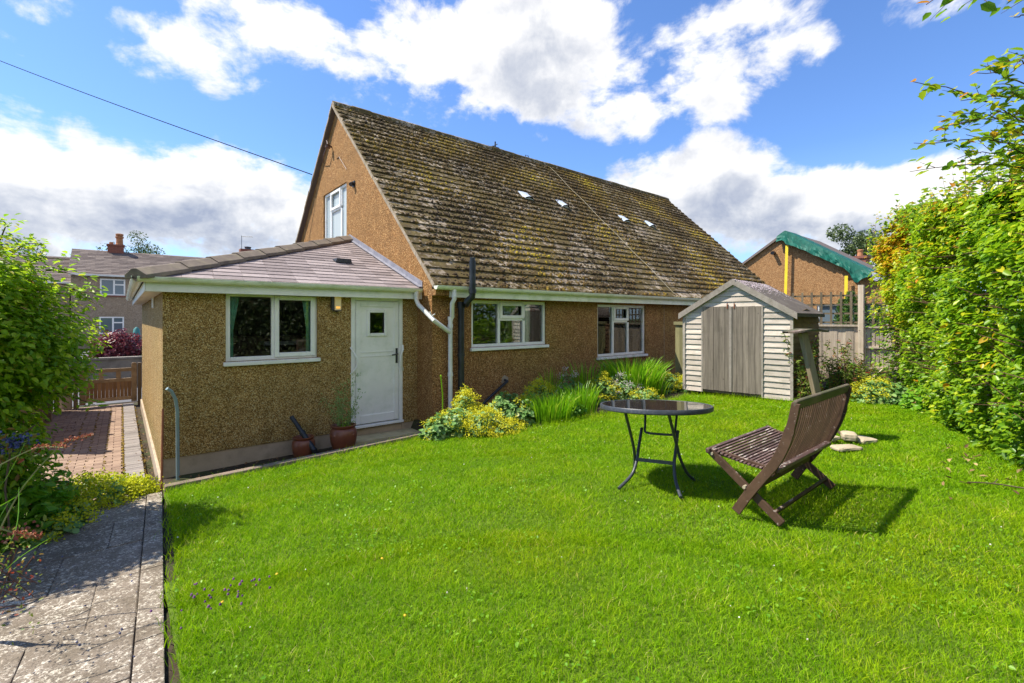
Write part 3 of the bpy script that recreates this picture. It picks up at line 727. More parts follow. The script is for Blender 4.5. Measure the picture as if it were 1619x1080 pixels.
def fbx(mb, o, u, n, a0, a1, z0, z1, c0, c1, t=None):
    o = Vector(o); u = Vector(u); n = Vector(n); z = Vector((0, 0, 1))
    P = lambda a, c, zz: o + u * a + n * c + z * zz
    mb.hexa([P(a0, c1, z0), P(a1, c1, z0), P(a1, c0, z0), P(a0, c0, z0), P(a0, c1, z1), P(a1, c1, z1), P(a1, c0, z1), P(a0, c0, z1)], t)
def frame_rect(mb, o, u, n, a0, a1, z0, z1, w_, c0, c1):
    fbx(mb, o, u, n, a0, a0 + w_, z0, z1, c0, c1); fbx(mb, o, u, n, a1 - w_, a1, z0, z1, c0, c1)
    fbx(mb, o, u, n, a0 + w_, a1 - w_, z0, z0 + w_, c0, c1); fbx(mb, o, u, n, a0 + w_, a1 - w_, z1 - w_, z1, c0, c1)
def window(o, u, n, a0, a1, z0, z1, lights, sashes, sill=True, mat='white_pvc', curt=(), label=None, glass='glass', back=-.10):
    """lights: list of glazed rects (fractions) ; sashes: rects with an extra raised sash"""
    org = Vector(o) + Vector(u) * ((a0 + a1) / 2) + Vector((0, 0, z0))
    wd = bpy.data.objects.new('window', None); COL.objects.link(wd); wd.parent = house; wd.location = org - house.location
    f = MB(); frame_rect(f, o, u, n, a0, a1, z0, z1, .055, back, back + .065)
    A = lambda q: a0 + (a1 - a0) * q; Z = lambda q: z0 + (z1 - z0) * q
    for (p, q, r, s_) in lights:
        if q < .999: fbx(f, o, u, n, A(q) - .028, A(q) + .028, Z(r) + (.055 if r < .01 else .03), Z(s_) - (.055 if s_ > .99 else .03), back + .002, back + .062)
        if s_ < .999: fbx(f, o, u, n, A(p) + (.055 if p < .01 else .028), A(q) - (.055 if q > .99 else .028), Z(s_) - .03, Z(s_) + .03, back + .004, back + .060)
    f.build('frame', mat, wd, bevel=.006)
    g_ = MB()
    for (p, q, r, s_) in lights:
        fbx(g_, o, u, n, A(p) + .02, A(q) - .02, Z(r) + .02, Z(s_) - .02, back + .02, back + .028)
    g_.build('pane', glass, wd)
    for (p, q, r, s_) in sashes:
        f = MB(); e0 = .03 if p < .01 else .008; e1 = .03 if q > .99 else .008; e2 = .03 if r < .01 else .008; e3 = .03 if s_ > .99 else .008
        frame_rect(f, o, u, n, A(p) + e0, A(q) - e1, Z(r) + e2, Z(s_) - e3, .06, back + .055, back + .085); f.build('sash', mat, wd, bevel=.008)
    if sill:
        s_ = MB(); fbx(s_, o, u, n, a0 - .03, a1 + .03, z0 - .055, z0 - .003, back, .055); s_.build('sill', 'white_pvc', wd, bevel=.008)
    for (p, q, m, amp) in curt:
        c = MB(); nn = 26
        for k in range(nn):
            f0, f1 = k / nn, (k + 1) / nn
            def pt(fr, zz, low): 
                aa = A(p + (q - p) * fr); 
                if low: aa = A(p + (q - p) * (fr * amp + (0 if amp == 1 or p < .5 else 1 - amp)))
                return Vector(o) + Vector(u) * aa + Vector(n) * (back - .03 + .016 * math.sin(fr * 34)) + Vector((0, 0, zz))
            c.quad(pt(f0, z0 + .03, 1), pt(f1, z0 + .03, 1), pt(f1, z0 + (z1 - z0) * .45, 1), pt(f0, z0 + (z1 - z0) * .45, 1)); c.quad(pt(f0, z0 + (z1 - z0) * .45, 1), pt(f1, z0 + (z1 - z0) * .45, 1), pt(f1, z1 - .03, 0), pt(f0, z1 - .03, 0))
        c.build('curtain', m, wd, smooth=True)
    return wd
oF, uF, nF = (0, Yw, 0), (1, 0, 0), (0, -1, 0)
window(oF, uF, nF, *W1, [(0, .355, 0, 1), (.355, .69, 0, .60), (.355, .69, .60, 1), (.69, 1, 0, 1)], [(.355, .69, .60, 1)], curt=[(.70, .99, 'curtain_green', 1)])
window(oF, uF, nF, *W2, [(0, .33, 0, 1), (.33, .64, 0, .68), (.33, .64, .68, 1), (.64, 1, 0, 1)], [(.33, .64, .68, 1)], curt=[(.66, .99, 'curtain_pale', 1)])
oE = (0, Ye, 0)
EW = (1.04, 2.19, -.565, .345)
window(oE, uF, nF, *EW, [(0, .5, 0, 1), (.5, 1, 0, 1)], [(.5, 1, 0, 1)], curt=[(.02, .16, 'curtain_green', .5), (.84, .97, 'curtain_green', .6)])
window((Xg, 0, 0), (0, -1, 0), (-1, 0, 0), -GWIN[1], -GWIN[0], GWIN[2], GWIN[3], [(0, .28, 0, 1), (.28, .72, 0, .66), (.28, .72, .66, 1), (.72, 1, 0, 1)], [(.28, .72, .66, 1)], sill=False, glass='pale_sky_glass')

# main roof: individual tiles on the front slope, plain courses on the back
roof = bpy.data.objects.new('roof', None); COL.objects.link(roof); roof.parent = house; roof.location = Vector((10.5, YR, ZR)) - house.location
def slope_tiles(mb, x0f, x1f, p_eave, vup, nrm_, rows, gauge, tw, th_, tilt=.5, jit=.004, ov=1.12):
    """tiles over a slope. x0f(s), x1f(s): limits at slope distance s; p_eave: (y,z) at s=0 along axis X; generic axis frame"""
    O, U = p_eave
    for r in range(rows):
        s0 = r * gauge; s1 = s0 + gauge * ov
        xa, xb = x0f(s0), x1f(s0)
        x = xa - random.uniform(0, tw) * .0 - (tw / 2 if r % 2 else 0)
        while x < xb:
            l = max(x, xa) + .002; h = min(x + tw, xb) - .002; x += tw
            if h - l < .03: continue
            j = random.uniform(-jit, jit); j2 = random.uniform(-jit, jit); jj = random.uniform(-.006, .006)
            b0 = O + vup * (s0 + jj) + nrm_ * (th_ * 1.0 + j); b1 = O + vup * s1 + nrm_ * (0. + j2 * .5)
            mb.hexa([b0 + U * l, b0 + U * h, b1 + U * h, b1 + U * l,
                     b0 + U * l + nrm_ * th_, b0 + U * h + nrm_ * (th_ + j2 * .6), b1 + U * h + nrm_ * th_, b1 + U * l + nrm_ * th_])
vup = Vector((0, YR - Y_EAVE, ZR - Z_EAVE)); SLEN = vup.length; vup.normalize(); nr = Vector((0, -vup.z, vup.y))
tl = MB(); rows = 30; gauge = SLEN / rows
XV = 3.70; XEV = 17.3
slope_tiles(tl, lambda s: XV, lambda s: XEV, (Vector((0, Y_EAVE, Z_EAVE)), Vector((1, 0, 0))), vup, nr, rows, gauge, .29, .026, jit=.006)
tl.build('roof_tiles', 'main_tile', roof)
bk = MB(); YBE = 2 * YR - Y_EAVE
bk.hexa([(XV, YR, ZR - .06), (XEV, YR, ZR - .06), (XEV, YBE, Z_EAVE - .06), (XV, YBE, Z_EAVE - .06), (XV, YR, ZR + .03), (XEV, YR, ZR + .03), (XEV, YBE, Z_EAVE + .03), (XV, YBE, Z_EAVE + .03)])
bk.hexa([(XV + .02, Y_EAVE + .05, Z_EAVE - .02), (XEV - .02, Y_EAVE + .05, Z_EAVE - .02), (XEV - .02, YR, ZR - .07), (XV + .02, YR, ZR - .07), (XV + .02, Y_EAVE + .05, Z_EAVE + .03), (XEV - .02, Y_EAVE + .05, Z_EAVE + .03), (XEV - .02, YR, ZR - .01), (XV + .02, YR, ZR - .01)])
bk.build('roof_deck', 'far_tile', roof)
for xx in (XV - .012, XEV - .03):      # mortared verges
    vg = MB()
    for (ya, za, yb, zb) in ((Y_EAVE, Z_EAVE, YR, ZR), (YBE, Z_EAVE, YR, ZR)):
        pv = None; n_ = 24
        for k in range(n_):
            f0, f1 = k / n_, (k + 1) / n_
            a = Vector((xx, ya + (yb - ya) * f0, za + (zb - za) * f0 - .035)); b = Vector((xx, ya + (yb - ya) * f1, za + (zb - za) * f1 - .035))
            e = random.uniform(0, .012)
            vg.hexa([a + Vector((-e, 0, 0)), a + Vector((.11, 0, 0)), b + Vector((.11, 0, 0)), b + Vector((-e, 0, 0)), a + Vector((-e, 0, .065)), a + Vector((.11, 0, .065)), b + Vector((.11, 0, .065)), b + Vector((-e, 0, .065))] if ya < yb else
                    [b + Vector((-e, 0, 0)), b + Vector((.11, 0, 0)), a + Vector((.11, 0, 0)), a + Vector((-e, 0, 0)), b + Vector((-e, 0, .065)), b + Vector((.11, 0, .065)), a + Vector((.11, 0, .065)), a + Vector((-e, 0, .065))])
    vg.build('verge', 'mortar', roof)
rg = MB(); x = XV
while x < XEV - .05:
    x1 = min(x + .45, XEV); dz = random.uniform(-.008, .008)
    rg.prism([(x + .004, YR - .13, ZR - .05 + dz), (x + .004, YR - .09, ZR + .06 + dz), (x + .004, YR, ZR + .115 + dz), (x + .004, YR + .09, ZR + .06 + dz), (x + .004, YR + .13, ZR - .05 + dz)], (x1 - x - .008, 0, 0)); x = x1
rg.build('ridge_tiles', 'main_tile', roof)
# moss cushions
Pm, Sm, Tm = [], [], []
while len(Pm) < 32000:
    x = random.uniform(XV + .03, XEV); s_ = random.random() * SLEN
    r = int(s_ / gauge); fr = s_ / gauge - r
    dens = .5 + noise.fractal(Vector((x * .42, s_ * .5, 0)), 1., 2., 4) * .75 + noise.noise(Vector((x * 5, s_ * 5, 4))) * .35 + (s_ / SLEN - .5) * .35
    if random.random() > dens * .95: continue
    if fr > .5 and random.random() < .65: fr *= random.random() * .6
    s_ = (r + fr) * gauge
    p = Vector((x, Y_EAVE, Z_EAVE)) + vup * s_ + nr * (.052 - .026 * fr)
    Pm.append(p); Sm.append(random.choice((.012, .018, .026, .038)) * random.uniform(.8, 1.15) * (1.15 if fr < .3 else .85)); 
    yl = noise.noise(Vector((x * .55, s_ * .7, 9)))
    Tm.append(min(1, max(0, .32 + .8 * yl + random.gauss(0, .14))))
o = blobs('moss', 'moss', np.array([tuple(p) for p in Pm]), np.array(Sm), np.array(Tm), roof, N=np.tile(np.array(nr), (len(Pm), 1)), flat=.55); stuff(o)
# roof vents, mast, line
for (px, py, ln) in ((830, 312, .62), (888, 325, .58), (985, 348, .62), (1025, 356, .58)):
    d = raydir(px, py); A0 = Vector((0, Y_EAVE, Z_EAVE)); tt = A0.dot(nr) / d.dot(nr); p = d * tt + nr * .05
    m = MB(); n1_, n2_ = 8, 8
    for i in range(n1_):
        for j in range(n2_):
            def q(a, b):
                a /= n1_; b /= n2_
                return p + Vector((1, 0, 0)) * (a - .5) * ln * .55 + vup * (b - .5) * .34 + nr * (.085 * math.sin(math.pi * a) ** .7 * (1 - b * .9))
            m.quad(q(i, j), q(i + 1, j), q(i + 1, j + 1), q(i, j + 1), t=.5)
    m.quad(p - vup * .17 - Vector((ln * .27, 0, 0)), p - vup * .17 + Vector((ln * .27, 0, 0)), p - vup * .17 + nr * .05)
    m.build('roof_vent', 'vent_hood', roof, smooth=True)
def on_roof(px, py, lift=.06):
    d = raydir(px, py); A0 = Vector((0, Y_EAVE, Z_EAVE)); return d * (A0.dot(nr) / d.dot(nr)) + nr * lift
a, b = on_roof(868, 268, .075), on_roof(1062, 466, .075)
m = MB(); m.tube([a.lerp(b, i / 24) + nr * .01 * math.sin(i) for i in range(25)], .007, 5); m.build('roof_cable', 'rope', roof)
m = MB(); p = onY(783, 236, YR); m.tube([p - Vector((0, 0, .2)), p + Vector((0, 0, .22))], .022, 6); m.tube([p + Vector((-.12, 0, .06)), p + Vector((.14, 0, .06))], .018, 6); m.tube([p + Vector((0, -.1, .12)), p + Vector((0, .1, .12))], .012, 6)
m.build('mast_stub', 'dark_metal', roof)
m = MB(); p = onY(833, 252, YR); m.tube([p - Vector((.06, 0, .2)), p + Vector((-.06, 0, .12)), p + Vector((.06, 0, .12)), p + Vector((.06, 0, -.2))], .012, 6); m.build('bracket', 'dark_metal', roof)

# gutters / fascia, main
def half_gutter(m, y, z, xa, xb, r=.058, n=8):
    for k in range(n):
        a0_, a1_ = math.pi + math.pi * k / n, math.pi + math.pi * (k + 1) / n
        p = lambda a, rr, x: (x, y + rr * math.cos(a), z + rr * math.sin(a))
        m.quad(p(a0_, r, xa), p(a0_, r, xb), p(a1_, r, xb), p(a1_, r, xa), t=.5); m.quad(p(a0_, r - .006, xa), p(a1_, r - .006, xa), p(a1_, r - .006, xb), p(a0_, r - .006, xb), t=.5)
    for s_ in (-1, 1): m.box((xa, y + s_ * r - .005, z - .006), (xb, y + s_ * r + .005, z + .004))
    for x in (xa, xb): m.prism([(x - .004, y + r * math.cos(math.pi + math.pi * k / n), z + r * math.sin(math.pi + math.pi * k / n)) for k in range(n + 1)], (.008, 0, 0))
    x = xa + 1.9
    while x < xb: 
        for k in range(n):
            a0_, a1_ = math.pi + math.pi * k / n, math.pi + math.pi * (k + 1) / n; q = lambda a, xx: (xx, y + (r + .006) * math.cos(a), z + (r + .006) * math.sin(a))
            m.quad(q(a0_, x - .03), q(a0_, x + .03), q(a1_, x + .03), q(a1_, x - .03), t=.5)
        x += 2.0
m = MB(); half_gutter(m, Y_EAVE - .06, .50, 3.69, XEV - .3); m.build('gutter', 'white_green', house)
m = MB(); m.box((3.98, Y_EAVE - .002, .335), (XEV - .3, Y_EAVE + .022, .475)); m.build('fascia', 'white_green', house)
m = MB(); m.box((3.80, Y_EAVE + .022, .37), (XEV - .1, Yw - .002, .40)); m.box((3.74, Y_EAVE + .03, .36), (3.98, Yw - .002, .46)); m.build('soffit', 'pebble_front', house)
# downpipes
m = MB(); xg, yg = 4.02, Y_EAVE - .06
dp = onY(712, 560, Yw - .09).x
m.tube([(xg, yg, .47), (xg, yg, .30), (xg - .02, yg + .03, .24), (dp + .02, Yw - .11, .02), (dp, Yw - .09, -.04), (dp, Yw - .09, -1.62)], .036, 12)
for z in (.36, .0, -.12, -.9): m.tube([(dp if z < .3 else xg, (Yw - .09) if z < .3 else yg, z - .03), (dp if z < .3 else xg, (Yw - .09) if z < .3 else yg, z + .03)], .043, 12)
m.build('downpipe', 'white_pipe', house, smooth=True)
m = MB(); bp = onY(729, 560, Yw - .10).x; tp = onY(747, 430, Y_EAVE - .19); tz = onY(747, 412, Y_EAVE - .19).z
m.tube([(tp.x, tp.y, tz), (tp.x, tp.y, .42), (tp.x, tp.y + .01, .34), (tp.x - .06, tp.y + .07, .27), (bp + .08, Yw - .13, .23), (bp, Yw - .10, .20), (bp, Yw - .10, -1.65)], .052, 14)
m.tube([(bp, Yw - .10, .17), (bp, Yw - .10, .27)], .066, 14); m.tube([(bp, Yw - .10, -.62), (bp, Yw - .10, -.58)], .062, 14); m.tube([(tp.x, tp.y, .40), (tp.x, tp.y, .46)], .062, 14)
m.tube([(tp.x, tp.y, tz), (tp.x, tp.y, tz + .04)], .040, 12)
m.build('soil_pipe', 'black_pipe', house, smooth=True)
m = MB(); a = onY(799, 601, Yw - .02); b = onY(766, 636, Yw - .22)
m.tube([a + Vector((0, .03, 0)), a + Vector((0, -.06, -.01)), b, b + Vector((-.12, 0, -.12))], .024, 10); m.build('waste_pipe', 'black_pipe', house, smooth=True)
m = MB(); m.lathe((a.x, Yw - .004, a.z), [(.001, 0), (.09, .0)], 12)
m = MB(); m.prism([(a.x + .085 * math.cos(k * .524) * random.uniform(.8, 1.15), Yw - .005, a.z + .085 * math.sin(k * .524) * random.uniform(.8, 1.15)) for k in range(12)], (0, .004, 0)); m.build('mortar_patch', 'mortar', house)
m = MB(); gp = (3.62, 6.85 - .0, .46)
m.tube([(3.66, 6.83, .46), (3.66, 6.83, .30), (3.68, 6.80, .22), (dp - .35, Yw - .17, -.03), (dp - .02, Yw - .095, -.22)], .036, 12)
m.tube([(3.66, 6.83, .36), (3.66, 6.83, .44)], .043, 12)
m.build('downpipe', 'white_pipe', house, smooth=True)
m = MB(); m.tube([(dp - .30, Yw - .12, .07), (dp - .36, Yw - .12, .04), (dp - .40, Yw - .14, .10)], .008, 6); m.build('pipe_clip', 'white_pipe', house)

# gable fittings
m = MB(); p = onX(518, 228, Xg - .10); m.tube([p + Vector((.1, 0, -.05)), p, p + Vector((0, .05, .10))], .02, 6); m.lathe(p + Vector((0, 0, -.10)), [(.02, 0), (.06, .01), (.06, .05), (.03, .06), (.045, .09), (.01, .10)], 10); m.tube([p, p + Vector((-.02, .25, -.22)), p + Vector((.06, .5, -.30))], .01, 5); m.build('cable_bracket', 'brown_plastic', house)
m = MB(); p = onX(560, 291, Xg); m.tube([p, p + Vector((-.05, 0, .0)), p + Vector((-.085, -.02, -.03))], .045, 10); m.box(p + Vector((-.02, -.06, -.06)), p + Vector((0, .06, .06))); m.build('vent_cap', 'black_pipe', house, smooth=True)
m = MB(); p = onX(536, 248, Xg - .01); q = onX(548, 268, Xg - .01); m.tube([p + Vector((0, .15, .0)), p, q], .008, 5); m.build('gable_cable', 'brown_plastic', house)

# ---- extension
EZ = .30   # top of extension walls
YEB = 14.4
DR = (2.68, 3.53, -1.68, .335)
ew = MB()
wall_grid(ew, oE, uF, nF, Xc, Xg, -1.70, lambda a: EZ + .05, [EW, DR])
wall_grid(ew, (Xc, 0, 0), (0, -1, 0), (-1, 0, 0), -YEB, -Ye, -1.95, lambda a: EZ + .05, [])
wall_grid(ew, (0, YEB, 0), (-1, 0, 0), (0, 1, 0), -Xg, -Xc, -2.2, lambda a: EZ + .05, [])
ew.build('extension_wall', 'pebble_khaki', house)
pl = MB(); pl.box((Xc + .0, Ye + .012, -2.15), (DR[0], Ye + .1, -1.70)); pl.box((DR[1], Ye + .012, -2.15), (Xg, Ye + .1, -1.70)); pl.box((DR[0], Ye + .02, -2.15), (DR[1], Ye + .1, DR[2] - .01)); pl.box((Xc - .03, Ye + .0, -2.2), (Xc + .06, YEB, -1.94)); 
pl.box((DR[0] - .02, Ye + .012 - .002, -1.70), (DR[1] + .28, Ye + .011, -1.58)) if False else None
pl.build('plinth', 'concrete_plinth', house, bevel=.004)
# extension roof (hip rising to the gable)
eR = bpy.data.objects.new('extension_roof', None); COL.objects.link(eR); eR.parent = house; eR.location = Vector((2.2, 9, .6)) - house.location
HP = Vector((Xg, 10.08, 1.69)); C0 = Vector((.20, 6.88, .475)); CB = Vector((.20, 14.6, .475))
v2 = Vector((0, HP.y - C0.y, HP.z - C0.z)); S2 = v2.length; v2.normalize(); n2_ = Vector((0, -v2.z, v2.y))
tl = MB(); rw = 20; gg = S2 / rw
slope_tiles(tl, lambda s: C0.x + (HP.x - C0.x) * s / S2 + .03, lambda s: Xg - .005, (Vector((0, C0.y, C0.z)), Vector((1, 0, 0))), v2, n2_, rw, gg, .33, .011, jit=.0015)
tl.build('roof_tiles', 'ext_tile', eR)
v3 = Vector((HP.x - C0.x, 0, HP.z - C0.z)); S3 = v3.length; v3.normalize(); n3 = Vector((-v3.z, 0, v3.x))
tl = MB(); rw = 20
def sl0(s): return -(CB.y + (HP.y - CB.y) * s / S3) + .02
def sl1(s): return -(C0.y + (HP.y - C0.y) * s / S3) - .02
slope_tiles(tl, sl0, sl1, (Vector((C0.x, 0, C0.z)), Vector((0, -1, 0))), v3, n3, rw, S3 / rw, .33, .011, jit=.0015)
tl.build('side_roof_tiles', 'ext_tile', eR)
dk = MB(); C3 = Vector((Xg, 6.88, .475)); C4 = Vector((Xg, 14.6, .475)); dz = Vector((0, 0, -.02))
dk.add([C0 + dz, C3 + dz, HP + dz, CB + dz, C4 + dz], [(0, 1, 2), (3, 0, 2), (4, 3, 2)]); dk.build('roof_deck', 'far_tile', eR)
hd = (HP - C0); hl = hd.length; hd.normalize(); hs = Vector((hd.y, -hd.x, 0)).normalized(); hu = hs.cross(hd).normalized()
if hu.z < 0: hu = -hu
nt_ = 10; ht = bpy.data.objects
for k in range(nt_):
    a = C0 + hd * (hl * k / nt_ - (.10 if k == 0 else .0) ) ; b = C0 + hd * (hl * (k + 1) / nt_ + .03)
    m = MB(); lift = .035
    prof = [(-.15, -.055), (-.145, -.01), (-.03, .065), (.03, .065), (.145, -.01), (.15, -.055)]
    li = .018
    A_ = [a + hs * u_ + hu * (v_ + lift + li) for u_, v_ in prof]; B_ = [b + hs * u_ + hu * (v_ + lift) for u_, v_ in prof]
    n_ = len(prof); m.add(A_ + B_, [tuple(range(n_)), tuple(reversed(range(n_, 2 * n_)))] + [(i, i + n_, (i + 1) % n_ + n_, (i + 1) % n_) for i in range(n_)])
    m.build('hip_tile', 'hip_tile', eR, bevel=.006)
m = MB()   # lead flashing up the gable
for (p, q) in ((C3, HP), (HP, C4)):
    nseg = 6
    for k in range(nseg):
        a = p.lerp(q, k / nseg); b = p.lerp(q, (k + 1) / nseg + (.01 if k < nseg - 1 else 0)); e = .004 + .002 * (k % 2)
        m.hexa([a + Vector((-.006 - e, 0, .02)), a + Vector((0, 0, .02)), b + Vector((0, 0, .02)), b + Vector((-.006 - e, 0, .02)), a + Vector((-.006 - e, 0, .13)), a + Vector((0, 0, .13)), b + Vector((0, 0, .13)), b + Vector((-.006 - e, 0, .13))])
        m.hexa([a + Vector((-.07, 0, .032 + e)), a + Vector((-.008, 0, .032 + e)), b + Vector((-.008, 0, .032 + e)), b + Vector((-.07, 0, .032 + e)), a + Vector((-.07, 0, .040 + e)), a + Vector((-.008, 0, .045 + e)), b + Vector((-.008, 0, .045 + e)), b + Vector((-.07, 0, .040 + e))])
m.build('flashing', 'lead', eR)
d = raydir(541, 416); p = d * (C0.dot(n2_) / d.dot(n2_)) + n2_ * .03
m = MB(); m.add([p + Vector((-.14, 0, 0)) + v2 * .12, p + Vector((.14, 0, 0)) + v2 * .12, p + Vector((.14, 0, 0)) - v2 * .08, p + Vector((-.14, 0, 0)) - v2 * .08, p + Vector((-.12, 0, 0)) - v2 * .07 + n2_ * .07, p + Vector((.12, 0, 0)) - v2 * .07 + n2_ * .07], [(0, 1, 5, 4), (3, 4, 5, 2), (0, 4, 3), (1, 2, 5)]); m.build('tile_vent', 'dark_metal', eR)
# gutters and fascia of extension
m = MB(); half_gutter(m, 6.83, .475, .14, 3.74)
n_ = 8; r_ = .058; xx = .14      # side run along the left eave
for k in range(n_):
    a0_, a1_ = math.pi + math.pi * k / n_, math.pi + math.pi * (k + 1) / n_
    q = lambda a, rr, y: (.145 + rr * math.cos(a), y, .475 + rr * math.sin(a))
    m.quad(q(a0_, r_, 6.80), q(a0_, r_, 14.6), q(a1_, r_, 14.6), q(a1_, r_, 6.80), t=.5)
m.box((.083, 6.80, .469), (.093, 14.6, .480))
m.build('gutter', 'white_green', house)
m = MB(); m.box((.215, 6.885, .315), (Xg - .01, 6.91, .435)); m.box((.205, 6.885, .315), (.213, 14.55, .435)) ; m.build('fascia', 'white_pvc', house)
m = MB(); m.box((.215, 6.912, .318), (Xg - .01, Ye - .002, .335)); m.box((.215, Ye + .0, .318), (Xc - .002, 14.5, .335)); m.build('soffit', 'white_pipe', house)
m = MB(); p = onX(244, 478, Xc); m.box((Xc - .03, p.y - .05, p.z - .09), (Xc - .001, p.y + .05, p.z + .09)); m.build('junction_box', 'white_pvc', house, bevel=.01)

# door
door = bpy.data.objects.new('door', None); COL.objects.link(door); door.parent = house; door.location = Vector((3.1, Ye, -1.68)) - house.location
a0_, a1_, z0_, z1_ = DR
m = MB(); bk_ = -.05
fbx(m, oE, uF, nF, a0_, a0_ + .06, z0_ + .04, z1_, bk_, bk_ + .06); fbx(m, oE, uF, nF, a1_ - .06, a1_, z0_ + .04, z1_, bk_, bk_ + .06); fbx(m, oE, uF, nF, a0_ + .06, a1_ - .06, z1_ - .06, z1_, bk_, bk_ + .06)
m.build('door_frame', 'white_pvc', door, bevel=.006)
m = MB(); fbx(m, oE, uF, nF, a0_, a1_, z0_, z0_ + .038, bk_, .05); m.build('threshold', 'white_pvc', door, bevel=.006)
m = MB(); D0, D1, E0, E1 = a0_ + .063, a1_ - .063, z0_ + .05, z1_ - .063; g0, g1 = z0_ + 1.42, z0_ + 1.80; gx0, gx1 = D0 + .205, D1 - .225
for (p, q, r, s_) in ((D0, D1, E0, g0), (D0, gx0, g0, g1), (gx1, D1, g0, g1), (D0, D1, g1, E1)): fbx(m, oE, uF, nF, p, q, r, s_, bk_ + .005, bk_ + .04)
m.build('door_leaf', 'white_pvc', door)
m = MB(); 
for (p, q, r, s_) in ((D0 + .012, D0 + .085, E0 + .01, E1 - .01), (D1 - .085, D1 - .012, E0 + .01, E1 - .01), (D0 + .087, D1 - .087, E0 + .01, E0 + .13), (D0 + .087, D1 - .087, E1 - .09, E1 - .01)): fbx(m, oE, uF, nF, p, q, r, s_, bk_ + .04, bk_ + .058)
fbx(m, oE, uF, nF, D0 + .087, D1 - .087, z0_ + 1.085, z0_ + 1.092, bk_ + .04, bk_ + .05); fbx(m, oE, uF, nF, D0 + .087, D1 - .087, z0_ + 1.15, z0_ + 1.157, bk_ + .04, bk_ + .05)
m.build('door_panel_moulding', 'white_pvc', door, bevel=.003)
m = MB(); frame_rect(m, oE, uF, nF, gx0 - .02, gx1 + .02, g0 - .02, g1 + .02, .05, bk_ + .04, bk_ + .062); m.build('glazing_bead', 'white_pvc', door, bevel=.008)
m = MB(); fbx(m, oE, uF, nF, gx0, gx1, g0, g1, bk_ + .015, bk_ + .022); m.build('pane', 'glass', door)
m = MB(); hz = z0_ + 1.08; hx = D1 - .045
fbx(m, oE, uF, nF, hx - .018, hx + .018, hz - .12, hz + .12, bk_ + .05, bk_ + .062); m.tube([(hx, Ye - .0, hz + .03), (hx, Ye - .055, hz + .03), (hx - .10, Ye - .06, hz + .015)], .010, 8); m.build('handle', 'black_pipe', door)
for sx in (a0_ - .01, a1_ - .0):
    m = MB(); q = 1 if sx < 3 else -1
    m.tube([(sx, Ye - .012, -.48 + .04), (sx + .02 * q, Ye - .06, -.50), (sx + .07 * q, Ye - .085, -.60), (sx + .075 * q, Ye - .085, -.72), (sx + .03 * q, Ye - .06, -.80), (sx, Ye - .012, -.84)], .014, 8)
    m.build('grab_rail', 'white_pvc', house, smooth=True)
m = MB(); m.box((2.55, Ye - .34, -1.85), (3.13, Ye + .008, -1.80)); m.box((3.14, Ye - .33, -1.85), (3.68, Ye + .008, -1.805)); m.build('step', 'step_stone', house, bevel=.008)
m = MB(); m.box((2.60, Ye - .30, -2.0), (3.62, Ye + .006, -1.853)); m.build('step_base', 'concrete_plinth', house)
# wall lamp
lp = bpy.data.objects.new('wall_lamp', None); COL.objects.link(lp); lp.parent = house; q = onY(531, 480, Ye); lp.location = Vector((q.x, Ye, q.z)) - house.location
m = MB(); fbx(m, oE, uF, nF, q.x - .075, q.x - .045, q.z - .10, q.z + .11, 0, .07); fbx(m, oE, uF, nF, q.x - .045, q.x + .05, q.z + .10, q.z + .115, 0, .10); fbx(m, oE, uF, nF, q.x - .045, q.x + .05, q.z - .115, q.z - .10, 0, .10); m.build('lamp_bracket', 'dark_metal', lp)
m = MB(); fbx(m, oE, uF, nF, q.x - .043, q.x + .048, q.z - .10, q.z + .10, .004, .094); m.build('lamp_shade', 'lamp_glass', lp, bevel=.006)
m = MB(); fbx(m, oE, uF, nF, q.x - .03, q.x + .030, q.z - .075, q.z - .045, .0945, .0965); m.build('bulb_glow', 'lamp_bulb', lp)

# ---------------------------------------------------------------- objects at the extension wall
m = MB(); m.tube([(.52, 6.88, -1.98), (.515, 6.88, -1.10), (.495, 6.86, -.96), (.455, 6.84, -.86), (.41, 6.82, -.82)], .019, 10)
o = m.build('handrail', 'grey_rail', smooth=True); tag(o, 'bent grey metal handrail standing by the extension corner', 'handrail')
m = MB(); p = onY(256, 775, 5.95); m.tube([(p.x - .005, 5.95, -1.85), (p.x + .03, 6.35, -.98)], .011, 6); o = m.build('rusty_rod', 'rust'); tag(o, 'thin rusty metal rod leaning at the end of the kerb', 'rod')
def pot(name, label, c, s, leanmat='terracotta'):
    t = thing(name, label, 'plant pot', c)
    m = MB(); prof = [(.10, 0), (.125, .03), (.155, .12), (.165, .20), (.155, .265), (.135, .29), (.150, .305), (.155, .325), (.140, .330), (.125, .31), (.12, .27)]
    m.lathe(c, [(r * s, z * s) for r, z in prof], 28); m.build('pot_body', leanmat, t, smooth=True)
    m = MB(); m.lathe(Vector(c) + Vector((0, 0, .25 * s)), [(.12 * s, 0), (.12 * s, .012)], 16); m.build('compost', 'soil', t)
    return t
pc = onY(543, 711, 6.62); pc.z = -1.86; P1 = pot('plant_pot', 'brown glazed terracotta pot with straggly plant beside the door', tuple(pc), 1.12)
m = MB()
for k in range(4): a = k * 1.57 + .5; m.lathe(Vector(pc) + Vector((.172 * math.cos(a), .172 * math.sin(a), .235)), [(.004, -.03), (.02, -.012), (.02, .012), (.004, .03)], 8)
m.build('lug', 'terracotta', P1, smooth=True)
pl_ = thing('potted_plant', 'thin feathery straggly plant growing in the pot by the door', 'plant', tuple(pc + Vector((0, 0, .3))))
m = MB(); LP_ = []
